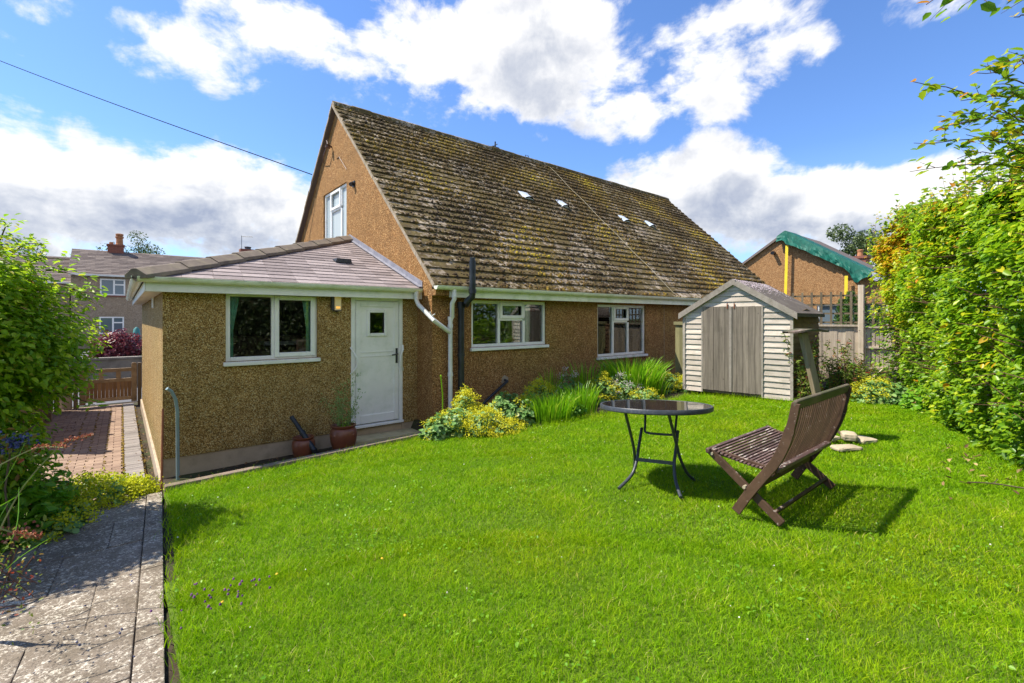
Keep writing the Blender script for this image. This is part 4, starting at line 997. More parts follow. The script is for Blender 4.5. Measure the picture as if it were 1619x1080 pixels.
for k in range(17):
    a = random.uniform(0, 6.28); h = random.uniform(.3, .80); lean = Vector((math.cos(a), math.sin(a) * .5, 0)) * random.uniform(.03, .18) + Vector((.05 if k > 4 else -.1, 0, 0))
    pts = [pc + Vector((.05 * math.cos(a), .05 * math.sin(a), .27)) + lean * (i / 6) ** 1.5 + Vector((0, 0, h * i / 6)) for i in range(7)]
    m.tube(pts, .0035, 4, r2=.0015)
    for i in range(2, 7):
        for q in range(10 if k > 4 else 4): LP_.append(tuple(pts[i] + Vector([random.gauss(0, .028) for _ in range(3)])))
m.build('stem', 'stem_green', pl_)
LP_ = np.array(LP_); leaves('leaf', 'geranium_leaf', LP_, rng.normal(size=LP_.shape), .036, rng.uniform(.4, 1, len(LP_)), pl_, .35)
LP_ = np.array([tuple(pc + Vector((random.gauss(.03, .05), random.gauss(0, .04), .30 + abs(random.gauss(0, .06))))) for k in range(90)]); leaves('lower_leaf', 'iris_leaf', LP_, rng.normal(size=LP_.shape), .04, rng.uniform(.4, 1, len(LP_)), pl_, .5)
pc2 = onY(480, 728, 6.80); pc2.z = -1.92; pot('plant_pot', 'smaller terracotta pot half hidden behind the leaning black pipe', tuple(pc2), .92)
m = MB(); a = onY(461, 659, 6.97); b = onY(497, 712, 6.62)
m.tube([a, a.lerp(b, .5)], .030, 12); m.tube([a.lerp(b, .48), b], .036, 12); m.tube([b + Vector((-.0, 0, .02)), b + Vector((.015, -.0, -.09))], .037, 12); m.tube([a.lerp(b, .46), a.lerp(b, .52)], .041, 12)
o = m.build('drain_pipe_offcut', 'black_pipe', smooth=True); tag(o, 'short black drain pipe leaning on the wall over a pot', 'pipe')

# ---------------------------------------------------------------- shed
sh = thing('garden_shed', 'weathered grey timber shed with double doors and felt roof', 'shed', (8.45, 3.96, -1.37))
sr, sl = Vector((8.555, 3.053, 0)), Vector((8.35, 4.87, 0))
wv = (sl - sr); SW = wv.length; wv.normalize(); dv = Vector((wv.y, -wv.x, 0)); dv = -dv if dv.x < 0 else dv     # dv = inward depth
nv = -dv; SB = -1.365; EH = .115; RH = .675; SD = 1.9   # eave z, ridge z
def sp(a, c, z): return sr + wv * a + nv * c + Vector((0, 0, z))      # a from right corner, c outward
def boards(m, n_out, org, along, L, z0, topf, bh=.118, skip=None, t=.014):
    z = z0
    while z < 3:
        z1 = z + bh
        # limits where board fits under the top line
        def lim(zz):
            xs_ = [L * i / 60 for i in range(61) if topf(L * i / 60) >= zz]
            return (min(xs_), max(xs_)) if xs_ else None
        A = lim(z); B = lim(min(z1, 9))
        if A is None: break
        if B is None: B = ((A[0] + A[1]) / 2 - .01, (A[0] + A[1]) / 2 + .01)
        segs = [(A[0], A[1], B[0], B[1])]
        if skip and z < skip[2] - .03:
            segs = [(A[0], skip[0], B[0], skip[0]), (skip[1], A[1], skip[1], B[1])]
        for (a, b, c, d) in segs:
            Q = lambda x, zz, o_: org + along * x + n_out * o_ + Vector((0, 0, zz))
            e = random.uniform(-.002, .002); zz0 = z + random.uniform(-.003, .003)
            m.hexa([Q(a, zz0, t + .010 + e), Q(b, zz0, t + .010 + e), Q(b, zz0, 0), Q(a, zz0, 0), Q(c, z1 + .004, .006), Q(d, z1 + .004, .006), Q(d, z1 + .004, 0), Q(c, z1 + .004, 0)])
        z = z1
tf = lambda a: EH + (RH - EH) * (1 - abs(a - SW / 2) / (SW / 2)) - .02
DA, DB = SW * (1 - .73), SW * (1 - .19)   # door opening from right corner
DA, DB = .46, 1.47
DZ = .225
m = MB(); boards(m, nv, sr, wv, SW, SB, tf, bh=.098, skip=(DA, DB, DZ)); m.build('front_cladding', 'shed_board', sh)
m = MB(); sidel = lambda a: EH - .02
boards(m, -wv, sr + dv * 0, dv, SD, SB, lambda a: EH + .0); m.build('side_cladding', 'shed_side', sh)
m = MB(); boards(m, wv, sl, dv, SD, SB, lambda a: EH + .0); m.build('side_cladding', 'shed_side', sh)
m = MB(); P_ = [sp(0, -.001, SB), sp(SW, -.001, SB), sp(SW, -.001, EH - .02), sp(SW / 2, -.001, RH - .03), sp(0, -.001, EH - .02)]
m.prism([p + dv * .004 for p in P_], dv * (SD - .01)); m.build('carcass', 'fence_dark', sh)
for a in (0, SW):
    m = MB(); m.obox(sp(a, .012, (SB + EH) / 2 - .01), wv, nv, (0, 0, 1), .022, .022, (EH - SB) / 2 - .02); m.build('corner_post', 'barge', sh)
for a in (DA - .012, DB + .012):
    m = MB(); m.obox(sp(a, .012, (SB + DZ) / 2), wv, nv, (0, 0, 1), .012, .022, (DZ - SB) / 2); m.build('door_jamb', 'barge', sh)
def shed_door(a, b):
    d = bpy.data.objects.new('door', None); COL.objects.link(d); d.parent = sh; d.location = sp((a + b) / 2, 0, SB) - sh.location
    m = MB(); nb = 5; w_ = (b - a) / nb
    for k in range(nb): 
        m.obox(sp(a + w_ * (k + .5), .022, (SB + DZ) / 2 + .02), wv, nv, (0, 0, 1), w_ / 2 - .003, .009, (DZ - SB) / 2 - .03 + random.uniform(-.004, .004))
    m.build('door_boards', 'shed_door', d)
    return d
mid = (DA + DB) / 2 + .0
d1_ = shed_door(DA, mid - .004); d2_ = shed_door(mid + .004, DB)
m = MB(); m.obox(sp(mid + .005, .036, (SB + DZ) / 2 + .02), wv, nv, (0, 0, 1), .022, .006, (DZ - SB) / 2 - .03); m.build('cover_strip', 'barge', d2_)
for dd, aa in ((d1_, mid - .06), (d2_, mid + .06)):
    m = MB(); m.obox(sp(aa, .035, DZ + .0), wv, nv, (0, 0, 1), .008, .006, .05); m.build('bolt', 'rust', dd)
# roof slopes
for sgn in (1, -1):
    ra = SW / 2; ea = SW / 2 + sgn * (SW / 2 + .09); ez = EH - (RH - EH) * (.09 / (SW / 2))
    P0, P1_, P2, P3 = sp(ra, .055, RH), sp(ea, .055, ez), sp(ea, -SD - .08, ez), sp(ra, -SD - .08, RH)
    m = MB(); up = Vector((0, 0, .028))
    Q = [P0, P1_, P2, P3] if sgn < 0 else [P1_, P0, P3, P2]
    m.hexa(Q + [p + up for p in Q]); m.build('roof_felt', 'felt', sh)
    m = MB(); m.hexa([p + nv * o_ + Vector((0, 0, zz)) for zz in (-.075, .034) for p, o_ in ((P1_, .004), (P0, .004), (P0, .024), (P1_, .024))]); m.build('bargeboard', 'barge', sh)
    m = MB(); m.beam(P1_ + Vector((0, 0, -.01)), P2 + Vector((0, 0, -.01)), .012, .05); m.build('felt_edge', 'felt', sh)
# loose pale lichen on felt
Pm = []
for k in range(900):
    a = SW / 2 - abs(random.gauss(0, .16)); c = -random.uniform(-.08, SD)
    Pm.append(tuple(sp(a, c, RH + .03 - (SW / 2 - a) * (RH - EH) / (SW / 2))))
o = blobs('lichen', 'white_flower', np.array(Pm), rng.uniform(.005, .016, len(Pm)), rng.uniform(0, .5, len(Pm)), sh, flat=.25); stuff(o)

# narrow side gate between house and shed
sg = thing('side_gate', 'narrow olive wooden gate panel between house wall and shed', 'gate', (9.3, 5.9, -1.45))
g0_ = onZ(1070, 600, -1.45); m = MB()
ga, gb = Vector((9.35, 5.0, 0)), Vector((9.35, 5.68, 0))
for k in range(6):
    a = ga.lerp(gb, k / 6); b = ga.lerp(gb, (k + 1) / 6 - .008); m.hexa([a + Vector((0, 0, -1.5)), a + Vector((.02, 0, -1.5)), b + Vector((.02, 0, -1.5)), b + Vector((0, 0, -1.5)), a + Vector((0, 0, -.12)), a + Vector((.02, 0, -.12)), b + Vector((.02, 0, -.12)), b + Vector((0, 0, -.12))])
m.build('board', 'side_gate', sg)
m = MB(); m.box((9.32, 4.98, -.14), (9.40, 5.70, -.07)); m.build('rail', 'side_gate', sg)

# ---------------------------------------------------------------- right fence with trellis
fe = thing('fence', 'weathered close board fence with square trellis along its top', 'fence', (11, 3, -1.3))
f0, f1, f2 = at(1288, 590, 10.9), at(1357, 590, 10.5), at(1470, 590, 9.9)
for p in (f0, f1, f2): p.z = 0
def fence_run(a, b, z0, z1, zt, thin, parent, wood='fence_grey', cell=.155):
    d = (b - a); L = d.length; d.normalize(); n_ = Vector((d.y, -d.x, 0)); n_ = -n_ if n_.dot(a) > 0 else n_
    m = MB(); bw = .075 if thin else .15; k = 0; x = 0
    while x < L - .01:
        x1 = min(x + bw, L); m.obox(a + d * (x + x1) / 2 + n_ * (.008 if k % 2 else 0) + Vector((0, 0, (z0 + z1) / 2 + random.uniform(-.01, .01))), d, n_, (0, 0, 1), (x1 - x) / 2 - (.001 if not thin else .006), .008, (z1 - z0) / 2); x = x1; k += 1
    m.build('board_panel', wood, parent)
    m = MB()
    if thin: zs_ = (z0 + .3, (z0 + z1) / 2 + .15, z1 - .02)
    else: zs_ = (z1 + .01,)
    for z in zs_: m.obox(a + d * L / 2 + n_ * .03 + Vector((0, 0, z)), d, n_, (0, 0, 1), L / 2, .02, .022)
    m.build('rail', wood, parent)
    if zt:
        m = MB(); x = cell * .5
        while x < L: m.obox(a + d * x + n_ * .02 + Vector((0, 0, (z1 + zt) / 2 + .02)), d, n_, (0, 0, 1), .022, .010, (zt - z1) / 2); x += cell * 1.2
        z = z1 + .08
        while z < zt: m.obox(a + d * L / 2 + n_ * .0 + Vector((0, 0, z)), d, n_, (0, 0, 1), L / 2, .009, .020); z += cell * 1.3
        m.build('trellis', 'trellis_wood', parent)
fence_run(f0 + (f0 - f1) * 1.3, f1, -1.4, -.17, .58, False, fe)
fence_run(f1, f2, -1.4, -.17, .58, True, fe)
for p, zz in ((f1, .74), (f2, .6)):
    m = MB(); m.obox(p + Vector((-.02, -.06, (zz - 1.5) / 2)), (1, 0, 0), (0, 1, 0), (0, 0, 1), .05, .05, (zz + 1.5) / 2); m.build('post', 'fence_grey', fe)

# ---------------------------------------------------------------- neighbour bungalow right, tarpaulin
NX, NYr, NZr = 24.0, 8.82, 4.02; NS = .655
nb_ = thing('bungalow', 'orange pebble dashed gable end of a bungalow beyond the fence', 'house', (26, 8.8, -1.6))
m = MB(); wall_grid(m, (NX, 0, 0), (0, -1, 0), (-1, 0, 0), -14.2, -3.4, -2.2, lambda a: NZr - NS * abs(-a - NYr) - .05, [(-7.55, -5.0, -.95, .62)], splits=(-NYr,))
wall_grid(m, (0, 3.4, 0), (1, 0, 0), (0, -1, 0), NX, NX + 4.5, -2.2, lambda a: NZr - NS * (NYr - 3.4) - .05, []); m.build('wall', 'pebble_orange', nb_)
m = MB()
for s_ in (1, -1):
    ye = NYr + s_ * 5.7; ze = NZr - NS * 5.7
    P_ = [(NX - .12, NYr, NZr - .06), (NX + 4.5, NYr, NZr - .06), (NX + 4.5, ye, ze - .06), (NX - .12, ye, ze - .06)]
    if s_ < 0: P_ = [P_[3], P_[2], P_[1], P_[0]]
    m.hexa(P_ + [(x, y, z + .12) for x, y, z in P_])
m.build('roof', 'far_tile', nb_)
m = MB(); m.box((NX + .12, 5.0, -.95), (NX + .2, 7.55, .62)); m.build('window', 'sky_glass', nb_)
m = MB(); frame_rect(m, (NX, 0, 0), (0, -1, 0), (-1, 0, 0), -7.55, -5.0, -.95, .62, .07, -.11, -.05); m.build('window_frame', 'white_pvc', nb_)
m = MB(); p = onX(1224, 400, NX - .05); m.tube([p, p + Vector((-.22, 0, -.02))], .09, 8); m.build('vent_cap', 'black_pipe', nb_)
tp_ = thing('tarpaulin', 'green tarpaulin draped over the bungalow verge and strapped down', 'tarpaulin', (NX - .1, NYr - 2, 3))
def nz(y): return NZr - NS * abs(y - NYr)
m = MB(); nn = 40; Y0, Y1 = NYr + .35, NYr - 3.3
lowpx = [(1240, 385), (1245, 388), (1258, 393), (1300, 412), (1320, 417), (1335, 437), (1340, 432), (1352, 418)]
for k in range(nn):
    for j in range(4):
        def q(kk, jj):
            f = kk / nn; y = Y0 + (Y1 - Y0) * f
            ztop = nz(y) + .09
            drop = .25 + .62 * min(1, f * 6) * (1 - .15 * f) if f < .8 else .9
            drop = np.interp(f, [0, .08, .12, .2, .5, .72, .80, .86, .93, 1], [.28, .42, .62, .52, .46, .42, .48, .85, .45, .22])
            g_ = jj / 4
            w3 = noise.noise(Vector((f * 9, g_ * 1.5, 1))) * .10 + abs(noise.noise(Vector((f * 15 + g_ * 5, g_ * 1.5, 5)))) * .22
            return (NX - .17 - (w3 + .06) * g_ , y, ztop - (drop + .05 * noise.noise(Vector((f * 13, 3, 1)))) * g_)
        m.quad(q(k, j), q(k, j + 1), q(k + 1, j + 1), q(k + 1, j), t=.5)
    a = Y0 + (Y1 - Y0) * k / nn; b = Y0 + (Y1 - Y0) * (k + 1) / nn
    m.quad((NX - .14, a, nz(a) + .09), (NX - .14, b, nz(b) + .09), (NX + 1.3, b, nz(b) + .10 + .01 * math.sin(k * 2)), (NX + 1.3, a, nz(a) + .10), t=.5)
m.build('sheet', 'green_tarp', tp_)
for (px, py, q) in ((1243, 388, 1239), (1337, 436, 1336)):
    a = onX(px, py, NX - .3); b = onX(q, 470, NX - .25); b.z = -1; m = MB(); a.x = NX - .22; m.beam(a, Vector((NX - .22, b.y, -1.6)), .012, .12, up=(0, 1, 0)); m.build('strap', 'yellow_strap', tp_)
m = MB()
for k in range(14):
    a = Y1 + .1 - k * .11; b = a - .11
    m.quad((NX - .16, a, nz(a) + .10), (NX - .16, b, nz(b) + .10), (NX - .18 - .03 * math.sin(k), b, nz(b) - .18 - .05 * math.sin(k * 1.7)), (NX - .18, a, nz(a) - .18 - .05 * math.sin((k - 1) * 1.7)), t=.5)
m.build('blue_sheet', 'blue_tarp', tp_)
ch = thing('chimney_house', 'red brick chimney stack of a house behind the tarpaulin', 'chimney', tuple(at(1357, 415, 34)))
p = at(1360, 415, 34); m = MB(); m.box((p.x - .45, p.y - .45, -2), (p.x + .45, p.y + .45, p.z + .25)); m.box((p.x - .53, p.y - .53, p.z + .25), (p.x + .53, p.y + .53, p.z + .42)); m.box((p.x - .9, p.y + .5, -2), (p.x + .1, p.y + 1.6, p.z)); m.build('stack', 'brick', ch)
m = MB(); m.lathe((p.x, p.y, p.z + .42), [(.2, 0), (.16, .3), (.2, .45), (.15, .5)], 12); m.lathe((p.x - .4, p.y + 1, p.z), [(.18, 0), (.14, .4)], 12); m.build('chimney_pot', 'brick_pot', ch)

# ---------------------------------------------------------------- hedge (beech)
HA, HB = Vector((4.2, -.42, 0)), Vector((11.0, 2.50, 0)); hd_ = (HB - HA); HL = hd_.length; hd_.normalize(); hn = Vector((-hd_.y, hd_.x, 0))
hg = thing('hedge', 'tall clipped beech hedge with yellowing leaves along the lawn', 'hedge', (8, 1.0, -1.3))
def hedge_pts(n):
    a = rng.uniform(0, HL + .35, n) ; depth = np.where(rng.uniform(size=n) < .2, rng.uniform(.2, .8, n), np.abs(rng.normal(0, .25, n))); z = rng.uniform(-1.4, 2.05, n)
    kind = rng.uniform(0, 1, n)
    top = kind < .16; end = (kind >= .16) & (kind < .25)
    f = np.stack([a, z], 1)
    bump = np.array([noise.fractal(Vector((p[0] * .9, p[1] * .9, 2)), 1., 2., 4) for p in f]) * .27
    lean = -.05 * (z + 1.4) - .34 * np.clip((.35 - z) / 1.1, 0, 1) * np.clip((a - 4.5) / 2, 0, 1)
    taper = np.where(z < -1.0, (-1.0 - z) * .15, 0)
    out = bump + lean - taper
    zt = 1.42 + .25 * np.clip((a - 3.2) / 3.5, 0, 1) - .55 * np.clip((a - (HL - .7)) / 1.1, 0, 1) ** 2 + .10 * np.sin(a * 1.3) + .10 * np.sin(a * 3.1 + 1) 
    z = np.where(top, zt - depth * .6 + bump * .3, np.minimum(z, zt)); d2 = np.where(top, rng.uniform(0, 1.3, n), depth)
    a = np.where(end, HL + .35 - np.abs(rng.normal(0, .2, n)) + bump, a); d2 = np.where(end, rng.uniform(0, 1.3, n), d2)
    P = np.array(HA)[None, :] + np.array(hd_)[None, :] * a[:, None] + np.array(hn)[None, :] * (out - d2)[:, None]; P[:, 2] = z
    return P, depth, a
n = 125000; P, dep, al = hedge_pts(n)
hol = np.array([noise.noise(Vector((p[0] * 2.6, p[1] * 2.6, p[2] * 3.4))) + .5 * noise.noise(Vector((p[0] * 7, p[1] * 7, p[2] * 9))) for p in P])
keep = (hol > -.16) | (dep > .22); P, dep, al = P[keep], dep[keep], al[keep]; n = len(P)
# near part shows bigger, so fewer leaves are needed far away; all same real size
N = np.array(hn)[None, :] * .35 + np.array([0, 0, 1.]) + rng.normal(0, .45, (n, 3))
D = np.array(hn)[None, :] * .9 + rng.normal(0, .7, (n, 3)); D[:, 2] -= .25
yel = np.array([noise.noise(Vector((p[0] * .9, p[2] * .9, 7))) for p in P])
T = np.clip(.45 + .19 * rng.normal(size=n) + .28 * yel + .22 * np.clip(P[:, 2] / 2, -.5, 1) + .22 * np.clip((al - 5.9) / 1.5, 0, 1) * (P[:, 2] > .0), 0, .97)
T[rng.uniform(size=n) < .004] = 1
leaves('foliage', 'beech_leaf', P, N, np.clip(rng.normal(.066, .018, n), .03, .115), T, hg, .62, D=D)
m = MB()
for k in range(170):
    a = random.uniform(0, HL + .2); z = random.uniform(-1.1, 1.3); b0 = HA + hd_ * a - hn * .5 + Vector((0, 0, z - .15)); m.tube([b0, b0 + hn * .3 + Vector((random.uniform(-.1, .1), 0, .1)), b0 + hn * random.uniform(.45, .62) + hd_ * random.uniform(-.25, .25) + Vector((0, 0, random.uniform(.05, .3)))], .008, 5, r2=.003)
for k in range(16): a = .2 + k * .45; b0 = HA + hd_ * a - hn * .6; m.tube([b0 + Vector((0, 0, -1.5)), b0 + Vector((.05, 0, 0)), b0 + Vector((0, .1, 1.2))], .03, 6, r2=.012)
m.build('branch', 'bark_red', hg)
# loose shoots growing from the top of the hedge near the camera: (start, end) and depth
SH = [((1650, 205), (1440, 128), 3.3), ((1660, 190), (1470, 205), 3.35), ((1650, 235), (1448, 228), 3.5), ((1660, 270), (1440, 270), 3.4), ((1640, 150), (1545, 115), 3.2), ((1660, 160), (1520, 160), 3.2), ((1655, 130), (1590, 95), 3.1),
      ((1660, 215), (1500, 178), 3.4), ((1650, 180), (1575, 130), 3.3), ((1660, 250), (1510, 250), 3.5), ((1650, 225), (1560, 170), 3.3), ((1660, 50), (1600, 28), 2.4), ((1660, -10), (1465, 4), 2.3), ((1650, 290), (1490, 300), 3.6), ((1650, 262), (1530, 215), 3.3), ((1655, 240), (1580, 205), 3.2), ((1655, 200), (1600, 150), 3.3), ((1655, 110), (1608, 100), 3.0)]
m = MB(); LPp, LN, LD, LT = [], [], [], []
for (s_, e_, t_) in SH:
    a = at(*s_, t_ + .25); b = at(*e_, t_); L = (b - a).length
    pts = []
    for i in range(9):
        f = i / 8; p = a.lerp(b, f) + Vector((0, 0, .05 * math.sin(f * math.pi))) + Vector([random.gauss(0, .008) for _ in range(3)]); pts.append(p)
    m.tube(pts, .006, 5, r2=.002)
    nl = int(L / .055)
    for i in range(nl):
        f = .06 + .94 * i / nl; p = a.lerp(b, f) + Vector((0, 0, .05 * math.sin(f * math.pi))); dr = (b - a).normalized()
        sd2 = Vector((random.gauss(0, 1), random.gauss(0, 1), random.gauss(.1, .6))).normalized(); q = dr * .6 + sd2 * .8
        LPp.append(tuple(p + q.normalized() * .04)); LN.append((random.gauss(0, .5), random.gauss(0, .5), 1)); LD.append(tuple(q)); LT.append(1 if f > .93 else min(.95, max(0, random.gauss(.45 + .2 * f, .2))))
        if random.random() < .5 and f < .85:   # side twig
            e2 = p + (dr * .6 + sd2).normalized() * random.uniform(.08, .2); m.tube([p, e2], .0025, 4, r2=.001)
            for g_ in (.5, .8, 1.05): LPp.append(tuple(p.lerp(e2, g_) + Vector([random.gauss(0, .02) for _ in range(3)]))); LN.append((random.gauss(0, .5), random.gauss(0, .5), 1)); LD.append(tuple(e2 - p)); LT.append(min(.95, max(0, random.gauss(.45, .2))))
for k in range(150):
    a_ = random.uniform(1.2, HL + .3); zt_ = 1.42 + .25 * min(max((a_ - 3.2) / 3.5, 0), 1) - .55 * min(max((a_ - (HL - .7)) / 1.1, 0), 1) ** 2
    b_ = HA + hd_ * a_ - hn * random.uniform(-.15, .8) + Vector((0, 0, zt_ - .1)); e_ = b_ + Vector((random.gauss(0, .07), random.gauss(0, .07), random.uniform(.15, .42)))
    m.tube([b_, e_], .003, 4, r2=.001)
    for i in range(9):
        f = (i + 1) / 9; LPp.append(tuple(b_.lerp(e_, f) + Vector([random.gauss(0, .022) for _ in range(3)]))); LN.append((random.gauss(0, .6), random.gauss(0, .6), 1)); LD.append((random.gauss(0, 1), random.gauss(0, 1), .4)); LT.append(min(.96, max(0, random.gauss(.6, .2))))
m.build('shoot', 'bark_red', hg)
leaves('shoot_leaf', 'twig_leaf', np.array(LPp), np.array(LN), rng.uniform(.045, .09, len(LPp)), np.array(LT), hg, .62, D=np.array(LD))
# boundary hedge behind the camera (mirrored in the windows)
h2 = thing('hedge', 'dark tall boundary hedge behind the lawn, mirrored in the windows', 'hedge', (3, -4.5, -1.4))
n = 30000; P = np.stack([rng.uniform(-7, 12, n), -4.2 - np.abs(rng.normal(0, .4, n)) + .35 * np.sin(rng.uniform(-7, 12, n)), rng.uniform(-1.5, 1.4, n)], 1)
leaves('foliage', 'hedge_dark_leaf', P, np.array([0, 1., .5]) + rng.normal(0, .6, (n, 3)), rng.uniform(.08, .15, n), np.clip(rng.normal(.4, .22, n), 0, 1), h2, .7)
m = MB(); m.box((-7, -5.6, -1.6), (12, -4.9, 1.1)); m.build('dense_core', 'bark', h2)

# ---------------------------------------------------------------- table
TC = at(1037, 638, 4.27); TX, TY = TC.x, TC.y; GZ = LZ(TX, TY)
tb = thing('round_table', 'round black folding table with dark glass top on the lawn', 'table', (TX, TY, GZ))
tz_ = GZ + .715; TR = .494
def lathe_ring(m, c, prof, n=64): # closed profile
    c = Vector(c); k_ = len(prof); vs = [c + Vector((r * math.cos(2 * math.pi * i / n), r * math.sin(2 * math.pi * i / n), z)) for r, z in prof for i in range(n)]
    fs = [(p * n + i, p * n + (i + 1) % n, ((p + 1) % k_) * n + (i + 1) % n, ((p + 1) % k_) * n + i) for p in range(k_) for i in range(n)]; m.add(vs, fs)
m = MB(); lathe_ring(m, (TX, TY, tz_), [(TR - .022, .0), (TR - .006, .001), (TR, -.008), (TR, -.034), (TR - .012, -.042), (TR - .045, -.036), (TR - .024, -.004)]); m.build('rim', 'dark_metal', tb, smooth=True)
m = MB(); m.lathe((TX, TY, tz_), [(TR - .022, -.014), (TR - .022, -.001)], 64); m.build('glass_top', 'table_glass', tb)
A_ = Vector((.345, -.939, 0)); B_ = Vector((-.939, -.345, 0)); A_.normalize(); B_.normalize()
def tp2(a, b, z): return Vector((TX, TY, 0)) + A_ * a + B_ * b + Vector((0, 0, GZ + z))
def curve(pts, n=5):
    out = []; P = [Vector(p) for p in pts]; P = [P[0]] + P + [P[-1]]
    for i in range(1, len(P) - 2):
        for k in range(n):
            t = k / n; a, b, c, d = P[i - 1], P[i], P[i + 1], P[i + 2]
            out.append(.5 * ((2 * b) + (c - a) * t + (2 * a - 5 * b + 4 * c - d) * t * t + (3 * b - a - 3 * c + d) * t ** 3))
    return out + [P[-2]]
for sa in (1, -1):
    wA = .195 * sa
    m = MB(); m.tube(curve([tp2(wA - .01 * sa, .31, .675), tp2(wA, .07, .38), tp2(wA + .01 * sa, -.03, .24), tp2(wA + .045 * sa, -.14, .10), tp2(wA + .095 * sa, -.28, .0)]), .0135, 10); m.build('leg', 'dark_metal', tb, smooth=True)
    wB = .165 * sa
    m = MB(); m.tube(curve([tp2(wB, -.15, .47), tp2(wB, -.02, .30), tp2(wB, .05, .20), tp2(wB + .025 * sa, .13, .09), tp2(wB + .095 * sa, .29, .0)]), .0145, 10); m.build('leg', 'dark_metal', tb, smooth=True)
m = MB(); m.tube(curve([tp2(-.15, -.24, .675), tp2(-.14, -.18, .50), tp2(-.137, -.155, .45), tp2(-.10, -.145, .43), tp2(.10, -.145, .43), tp2(.137, -.155, .45), tp2(.14, -.18, .50), tp2(.15, -.24, .675)], 4), .011, 8); m.build('support_loop', 'dark_metal', tb, smooth=True)
m = MB(); m.beam(tp2(-.165, .045, .215), tp2(.165, .045, .215), .012, .03); m.build('stretcher', 'dark_metal', tb)
m = MB(); m.beam(tp2(-.27, .26, .672), tp2(.27, .26, .672), .02, .02); m.beam(tp2(-.22, -.24, .672), tp2(.22, -.24, .672), .02, .02); m.build('top_support', 'dark_metal', tb)
tb.rotation_euler = Matrix.Rotation(R(-4.6), 3, Vector((SA, -CA, 0))).to_euler(); tb.location += Vector((-.03 * CA, -.03 * SA, 0))

# ---------------------------------------------------------------- folding bench chair
CX, CY, CZ = 3.51, 1.843, -1.435
cb = thing('folding_bench', 'slatted dark brown folding garden bench with peeling paint', 'bench', (CX + .57, CY - .3, CZ))
def cp(d, w_, z): return Vector((CX + w_, CY - d, CZ + z + .012 * w_))
WB = 1.14
def strip(m, pts, w0, th_, ww):   # pts in (d,z); board of width ww across, thickness along in-plane normal
    for i in range(len(pts) - 1):
        pass
for w_ in (0, WB):
    sgn = 1 if w_ == 0 else -1
    i0 = w_ - sgn * 0.0
    # back post / front leg, curved board
    prof = [(.205, 0), (.30, .16), (.40, .31), (.475, .42), (.535, .55), (.58, .70), (.612, .86)]
    m = MB(); hw = .026; vs = []
    C_ = curve([(a, b, 0) for a, b in prof], 4)
    for i, p in enumerate(C_):
        q = C_[min(i + 1, len(C_) - 1)] - C_[max(i - 1, 0)]; q.normalize(); nn_ = Vector((-q.y, q.x, 0)) * (.033 if i < len(C_) - 5 else .027)
        for (s_, t_) in ((-1, 0), (1, 0), (1, 1), (-1, 1)):
            pp = p + nn_ * s_; vs.append(cp(pp.x, w_ + sgn * (0 if t_ == 0 else .024), pp.y))
    n_ = len(C_); fs = [tuple(i * 4 + k for k in (0, 1, 2, 3)) for i in (0,)] + [tuple((n_ - 1) * 4 + k for k in (3, 2, 1, 0))]
    for i in range(n_ - 1):
        for k in range(4): fs.append((i * 4 + k, (i + 1) * 4 + k, (i + 1) * 4 + (k + 1) % 4, i * 4 + (k + 1) % 4))
    m.add(vs, fs); m.build('back_post', 'chair_wood', cb, bevel=.004)
    # rear leg from the seat front to the back foot
    a, b = cp(.0, w_ + sgn * .040, .395), cp(.515, w_ + sgn * .040, .0); m = MB()
    m.beam(a + (a - b).normalized() * .02, b, .022, .062); m.build('leg', 'chair_wood', cb, bevel=.006)
    m = MB(); m.tube([cp(.27, w_ - sgn * .006, .20), cp(.27, w_ + sgn * .06, .20)], .012, 8); m.tube([cp(.012, w_ + sgn * .015, .385), cp(.012, w_ + sgn * .07, .385)], .012, 8); m.build('pivot_bolt', 'stone', cb)
    m = MB(); a, b = cp(-.01, w_ + sgn * .075, .398), cp(.47, w_ + sgn * .075, .345); m.beam(a, b, .022, .04); m.build('seat_rail', 'chair_wood', cb, bevel=.004)
m = MB(); ns = 17
for k in range(ns):
    f = k / (ns - 1); d_ = .0 + .455 * f; z_ = .418 - .045 * math.sin(f * 2.2) - .02 * f
    m.beam(cp(d_, .03, z_), cp(d_, WB - .03, z_), .019, .013)
m.build('seat_slats', 'chair_seat_wood', cb, bevel=.002)
m = MB()
a, b = cp(-.012, .0, .405), cp(-.012, WB, .405); m.beam(a, b, .035, .040); m.build('front_rail', 'chair_seat_wood', cb, bevel=.010)
m = MB(); C_ = curve([(a_, b_, 0) for a_, b_ in [(.452, .375), (.505, .50), (.555, .64), (.594, .82)]], 4); nsl = 25
for k in range(nsl):
    w_ = .050 + (WB - .10) * k / (nsl - 1); vs = []
    for i, p in enumerate(C_):
        q = C_[min(i + 1, len(C_) - 1)] - C_[max(i - 1, 0)]; q.normalize(); nn_ = Vector((-q.y, q.x, 0)) * .0045
        for (s_, t_) in ((-1, -1), (1, -1), (1, 1), (-1, 1)):
            pp = p + nn_ * s_; vs.append(cp(pp.x, w_ + t_ * .0068, pp.y))
    n_ = len(C_); fs = [(0, 1, 2, 3), tuple((n_ - 1) * 4 + j for j in (3, 2, 1, 0))]
    for i in range(n_ - 1):
        for j in range(4): fs.append((i * 4 + j, (i + 1) * 4 + j, (i + 1) * 4 + (j + 1) % 4, i * 4 + (j + 1) % 4))
    m.add(vs, fs)
m.build('back_slats', 'chair_wood', cb)
m = MB(); m.beam(cp(.603, .0, .845), cp(.603, WB, .845), .030, .070, up=(0, -.25, 1)); m.build('top_rail', 'chair_top', cb, bevel=.010)
